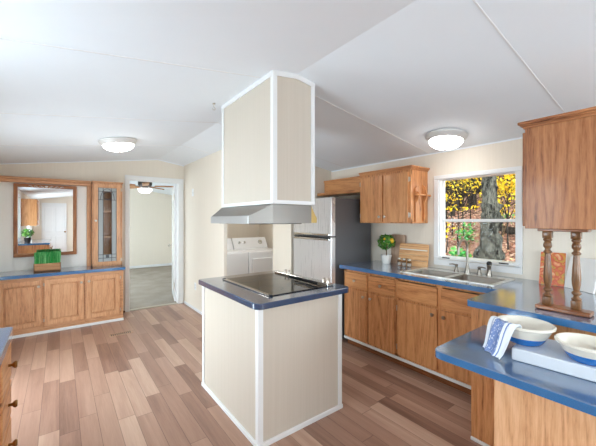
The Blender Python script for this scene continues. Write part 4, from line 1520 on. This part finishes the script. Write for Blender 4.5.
# cookbook standing open against the wall
cb = thing('cookbook', 'open cookbook with orange picture page standing on the bar by the wall', 'book', (3.02, .70, .915))
def page(p0, p1, h, lean, th, mat, name, z=.916):
    p0 = Vector((p0[0], p0[1], z)); p1 = Vector((p1[0], p1[1], z))
    d = (p1 - p0); nrm = Vector((0, 0, 1)).cross(d).normalized()
    if nrm.x < 0: nrm = -nrm
    up = (Vector((0, 0, 1)) + nrm * lean).normalized() * h
    mb = MB()
    vs = []
    for off in (0, th):
        vs.append([mb.b.verts.new(q + nrm * off) for q in (p0, p1, p1 + up, p0 + up)])
    A, B = vs
    mb.b.faces.new(A); mb.b.faces.new(list(reversed(B)))
    for i in range(4):
        mb.b.faces.new((A[i], B[i], B[(i + 1) % 4], A[(i + 1) % 4]))
    return mb.build(name, mat, cb)
page((3.03, .83), (3.03, .675), .255, .22, .012, 'picture', 'picture_page')
page((3.028, .673), (2.90, .49), .235, .22, .014, 'paper', 'text_page')
page((3.047, .835), (3.044, .67), .258, .22, .004, 'paper', 'cover')

# ================================================================ HANGING CABINET AND BALUSTERS
hg = thing('hanging_cabinet', 'oak cabinet with crown hanging above the bar at right edge', 'cabinet', (2.6, .5, 1.37))
mb = MB(); mb.box(2.10, XR - .001, .30, .64, 1.372, 1.945, .002); mb.build('body', 'deep_z', hg)
crown(hg, 2.10, XR - .001, .30, .64, 1.935, 'deep_y', ('x0', 'y0', 'y1'))
for k in range(3):
    a = 2.12 + k * .345
    mb = MB(); mb.box(a, a + .33, .64, .659, 1.385, 1.92, .005); d = mb.build('door', 'deep_z', hg)
    mb = MB(); knob(mb, a + (.03 if k % 2 else .30), .659, 1.44, 'y'); mb.build('knob', 'hardware', d, 50)

bs = thing('baluster_support', 'pair of turned wooden balusters on a plank carrying the hanging cabinet', 'baluster support', (2.21, .5, .914))
bx_ = 2.215
mb = MB(); mb.box(bx_ - .045, bx_ + .045, .375, .615, .915, .938, .006); mb.build('base_plank', 'walnut_y', bs)
mb = MB(); mb.box(bx_ - .035, bx_ + .035, .385, .605, 1.356, 1.371, .004); mb.build('top_plank', 'walnut_y', bs)
for yv in (.565, .44):
    mb = MB()
    mb.box(bx_ - .021, bx_ + .021, yv - .021, yv + .021, .939, .985, .003)
    mb.box(bx_ - .021, bx_ + .021, yv - .021, yv + .021, 1.318, 1.356, .003)
    pr = [(.018, .985), (.022, .99), (.022, .998), (.014, 1.004), (.012, 1.012), (.021, 1.022), (.021, 1.030), (.013, 1.038), (.015, 1.05), (.019, 1.075), (.0205, 1.10), (.018, 1.15), (.0145, 1.20), (.013, 1.23),
          (.020, 1.236), (.020, 1.243), (.013, 1.249), (.013, 1.257), (.0195, 1.268), (.0205, 1.280), (.017, 1.292), (.014, 1.298), (.021, 1.304), (.021, 1.311), (.016, 1.318)]
    mb.lathe(pr, (bx_, yv, 0), 22)
    mb.build('baluster', 'walnut', bs, 50)

# ================================================================ LOWER TABLE
TX0, TX1, TY1 = 1.515, PX0 - .002, .868
tb = thing('breakfast_counter', 'low blue laminate breakfast counter in front of the raised bar', 'worktop', (1.8, .3, .72))
mb = MB(); slab_top(mb, rrect(TX0, TX1, -.75, TY1, (.05, 0, 0, .05), 8), .722, .76, .004); band(mb.build('top', ['counter', 'counter_edge'], tb))
mb = MB(); mb.box(1.62, TX1 - .016, -.70, .615, 0, .7215); 
tp_ = thing('breakfast_cabinet', 'oak panel base carrying the low breakfast counter', 'cabinet', (1.85, 0, 0))
mb.build('panel', 'panel', tp_)
mb = MB()
for yv in (.20, -.25):
    mb.box(1.6185, 1.6205, yv - .0015, yv + .0015, 0, .7215)
mb.build('panel_joint', 'walnut', tp_)

# board, bowls and towel
sl = Matrix.Translation((1.70, .572, 0)) @ Matrix.Rotation(math.radians(5.5), 4, 'Z')
mb = MB(); mb.box(0, .27, -.62, 0, .761, .818, .006, 3, mtx=sl)
tag(mb.build('serving_board', 'slab'), 'thick whitewashed serving board lying on the low blue counter', 'serving board')


def bowl(label, x, y, z, R, h, split):
    b = thing('mixing_bowl', label, 'bowl', (x, y, z))
    f = R * .55
    def rad(tt): return f + (R - f) * (tt ** .75)
    outer = [(rad(k / 12) , z + h * k / 12) for k in range(13)]
    th = .007
    lo = [(f * .0, z), (f * .9, z)] + [p for p in outer if p[1] <= z + h * split + 1e-6]
    hi = [p for p in outer if p[1] >= z + h * split - h / 12 - 1e-6]
    hi = [(r + (.0 if i else 0), q) for i, (r, q) in enumerate(hi)]
    rim = [(R + .006, z + h - .004), (R + .007, z + h + .004), (R + .001, z + h + .008), (R - th, z + h + .003)]
    inner = [(max(0, rad(k / 12) - th), z + .008 + (h - .006) * k / 12) for k in range(11, -1, -1)] + [(0, z + .008)]
    s0 = lo[-1]
    wall_ = [s0] + [p for p in outer if p[1] > s0[1]][:-1]
    mb = MB(); mb.lathe(wall_ + rim + inner, (x, y, 0), 44, closed=False); mb.build('cream_body', 'cream_glaze', b, 60)
    mb = MB(); mb.lathe(lo, (x, y, 0), 44, closed=False); mb.build('blue_base', 'blue_glaze', b, 60)
    return b
bowl('larger cream bowl with blue base under the towel on the serving board', 1.83, .560, .8185, .117, .088, .42)
bowl('smaller cream bowl with blue base at the right end of the serving board', 1.80, .320, .8185, .106, .074, .5)

# towel over bowl rim
tw_ = MB()
bx0, by0 = 1.83, .560
th0 = math.radians(152)
dirv = Vector((math.cos(th0), math.sin(th0), 0))
side = Vector((-dirv.y, dirv.x, 0))
prof = [(.065, .868), (.088, .893), (.106, .913), (.119, .923), (.132, .921), (.142, .905), (.151, .88), (.159, .85), (.168, .82), (.178, .792), (.192, .772)]
nu, nv = 40, 26
uvl = tw_.b.loops.layers.uv.new('UVMap')
grid = []
def pl(tt):
    f_ = tt * (len(prof) - 1); i = min(int(f_), len(prof) - 2); q = f_ - i
    return (prof[i][0] * (1 - q) + prof[i + 1][0] * q, prof[i][1] * (1 - q) + prof[i + 1][1] * q)
for i in range(nu + 1):
    tt = i / nu
    r, z = pl(tt)
    rw = []
    for j in range(nv + 1):
        s_ = (j / nv - .5) * (.145 + .02 * tt)
        fold = .006 * math.sin(j * .62 + 1 + tt * 2) * min(1, tt * 1.6) + .004 * math.sin(j * 1.4 + 3 * tt)
        # bend round the rim of the bowl
        ang = th0 + s_ / max(.11, r) * (1 - .55 * max(0, tt - .4))
        sag = -.03 * max(0, tt - .5) * (s_ / .07)
        p = Vector((bx0 + (r + fold) * math.cos(ang), by0 + (r + fold) * math.sin(ang), z + sag * .4 + .003))
        rw.append(tw_.b.verts.new(p))
    grid.append(rw)
for i in range(nu):
    for j in range(nv):
        f_ = tw_.b.faces.new((grid[i][j], grid[i + 1][j], grid[i + 1][j + 1], grid[i][j + 1]))
        for lp, (a, b) in zip(f_.loops, ((i, j), (i + 1, j), (i + 1, j + 1), (i, j + 1))):
            lp[uvl].uv = (a / nu, b / nv)
to = tw_.build('dish_towel', 'towel', smooth=180)
md_ = to.modifiers.new('thick', 'SOLIDIFY'); md_.thickness = .004; md_.offset = 1
tag(to, 'blue and white patterned dish towel draped over the larger bowl rim', 'towel')

# ================================================================ LEFT DRAWER CABINET
lc = thing('drawer_cabinet', 'oak drawer cabinet with round knobs at the left edge nearest the camera', 'cabinet', (-.47, 1.5, 0))
LCX = -.195
mb = MB(); mb.box(XL + .002, LCX - .018, .2, 1.985, .08, .874); mb.build('body', 'oak_z', lc)
mb = MB(); mb.box(LCX - .02, LCX, 1.955, 1.985, .08, .874); mb.box(LCX - .02, LCX, 1.60, 1.64, .08, .874)
mb.box(LCX - .02, LCX - .001, .2, 1.985, .86, .874); mb.box(LCX - .02, LCX - .001, .2, 1.985, .08, .11)
mb.build('face_frame', 'oak_z', lc)
for k in range(4):
    z0 = .197 + .171 * k
    mb = MB(); mb.box(LCX, LCX + .019, 1.66, 1.94, z0, z0 + .155, .005); d = mb.build('drawer', 'oak_y', lc)
    mb = MB(); knob(mb, LCX + .019, 1.83, z0 + .083, 'x', 1.0); mb.build('knob', 'brass', d, 50)
for k in range(3):
    a = .25 + .45 * k
    mb = MB(); mb.box(LCX, LCX + .019, a, a + .43, .125, .83, .005); d = mb.build('door', 'oak_z', lc)
    mb = MB(); knob(mb, LCX + .019, a + .03, .72, 'x', 1.0); mb.build('knob', 'brass', d, 50)
mb = MB(); mb.box(XL + .002, LCX - .06, .2, 1.98, 0, .08); mb.build('toe_kick', 'walnut_y', lc)
mb = MB(); slab_top(mb, rrect(XL + .001, LCX + .02, .17, 2.015, (0, 0, .02, 0)), .875, .914)
tag(band(mb.build('side_worktop', ['counter', 'counter_edge'])), 'blue laminate counter corner at the left edge on the drawer cabinet', 'worktop')
# pieces beyond the frame that the mirror shows
mu = thing('wall_cabinet', 'oak wall cabinet on the left wall seen only in the mirror', 'cabinet', (-.6, .6, 1.28))
mb = MB(); mb.box(XL + .001, -.445, .0, .94, 1.28, 1.93); mb.build('body', 'oak_z', mu)
for k in range(2):
    mb = MB(); mb.box(-.445, -.426, .02 + .46 * k, .46 + .46 * k, 1.30, 1.91, .005); d = mb.build('door', 'oak_z', mu)
    for zz in (1.38, 1.83):
        mb = MB(); mb.box(-.43, -.418, .90 if k else .02, .935 if k else .05, zz - .025, zz + .025, .002); mb.build('hinge', 'hardware', d)
pp = thing('potted_plant', 'small bushy green plant in a dark pot reflected in the mirror', 'potted plant', (-.58, 1.5, .914))
mb = MB(); mb.lathe([(.05, .915), (.065, 1.0), (.068, 1.02), (.06, 1.02), (0, 1.0)], (-.58, 1.5, 0), 22); mb.build('pot', 'dark_metal', pp, 40)
mb = MB()
for k in range(260):
    a = Vector((random.gauss(0, 1), random.gauss(0, 1), random.gauss(0, 1))).normalized() * .11 * random.random() ** .4
    mb.leaf((-.58 + a.x, 1.5 + a.y, 1.12 + a.z), random.uniform(.03, .06))
mb.build('foliage', 'leaf_green', pp)
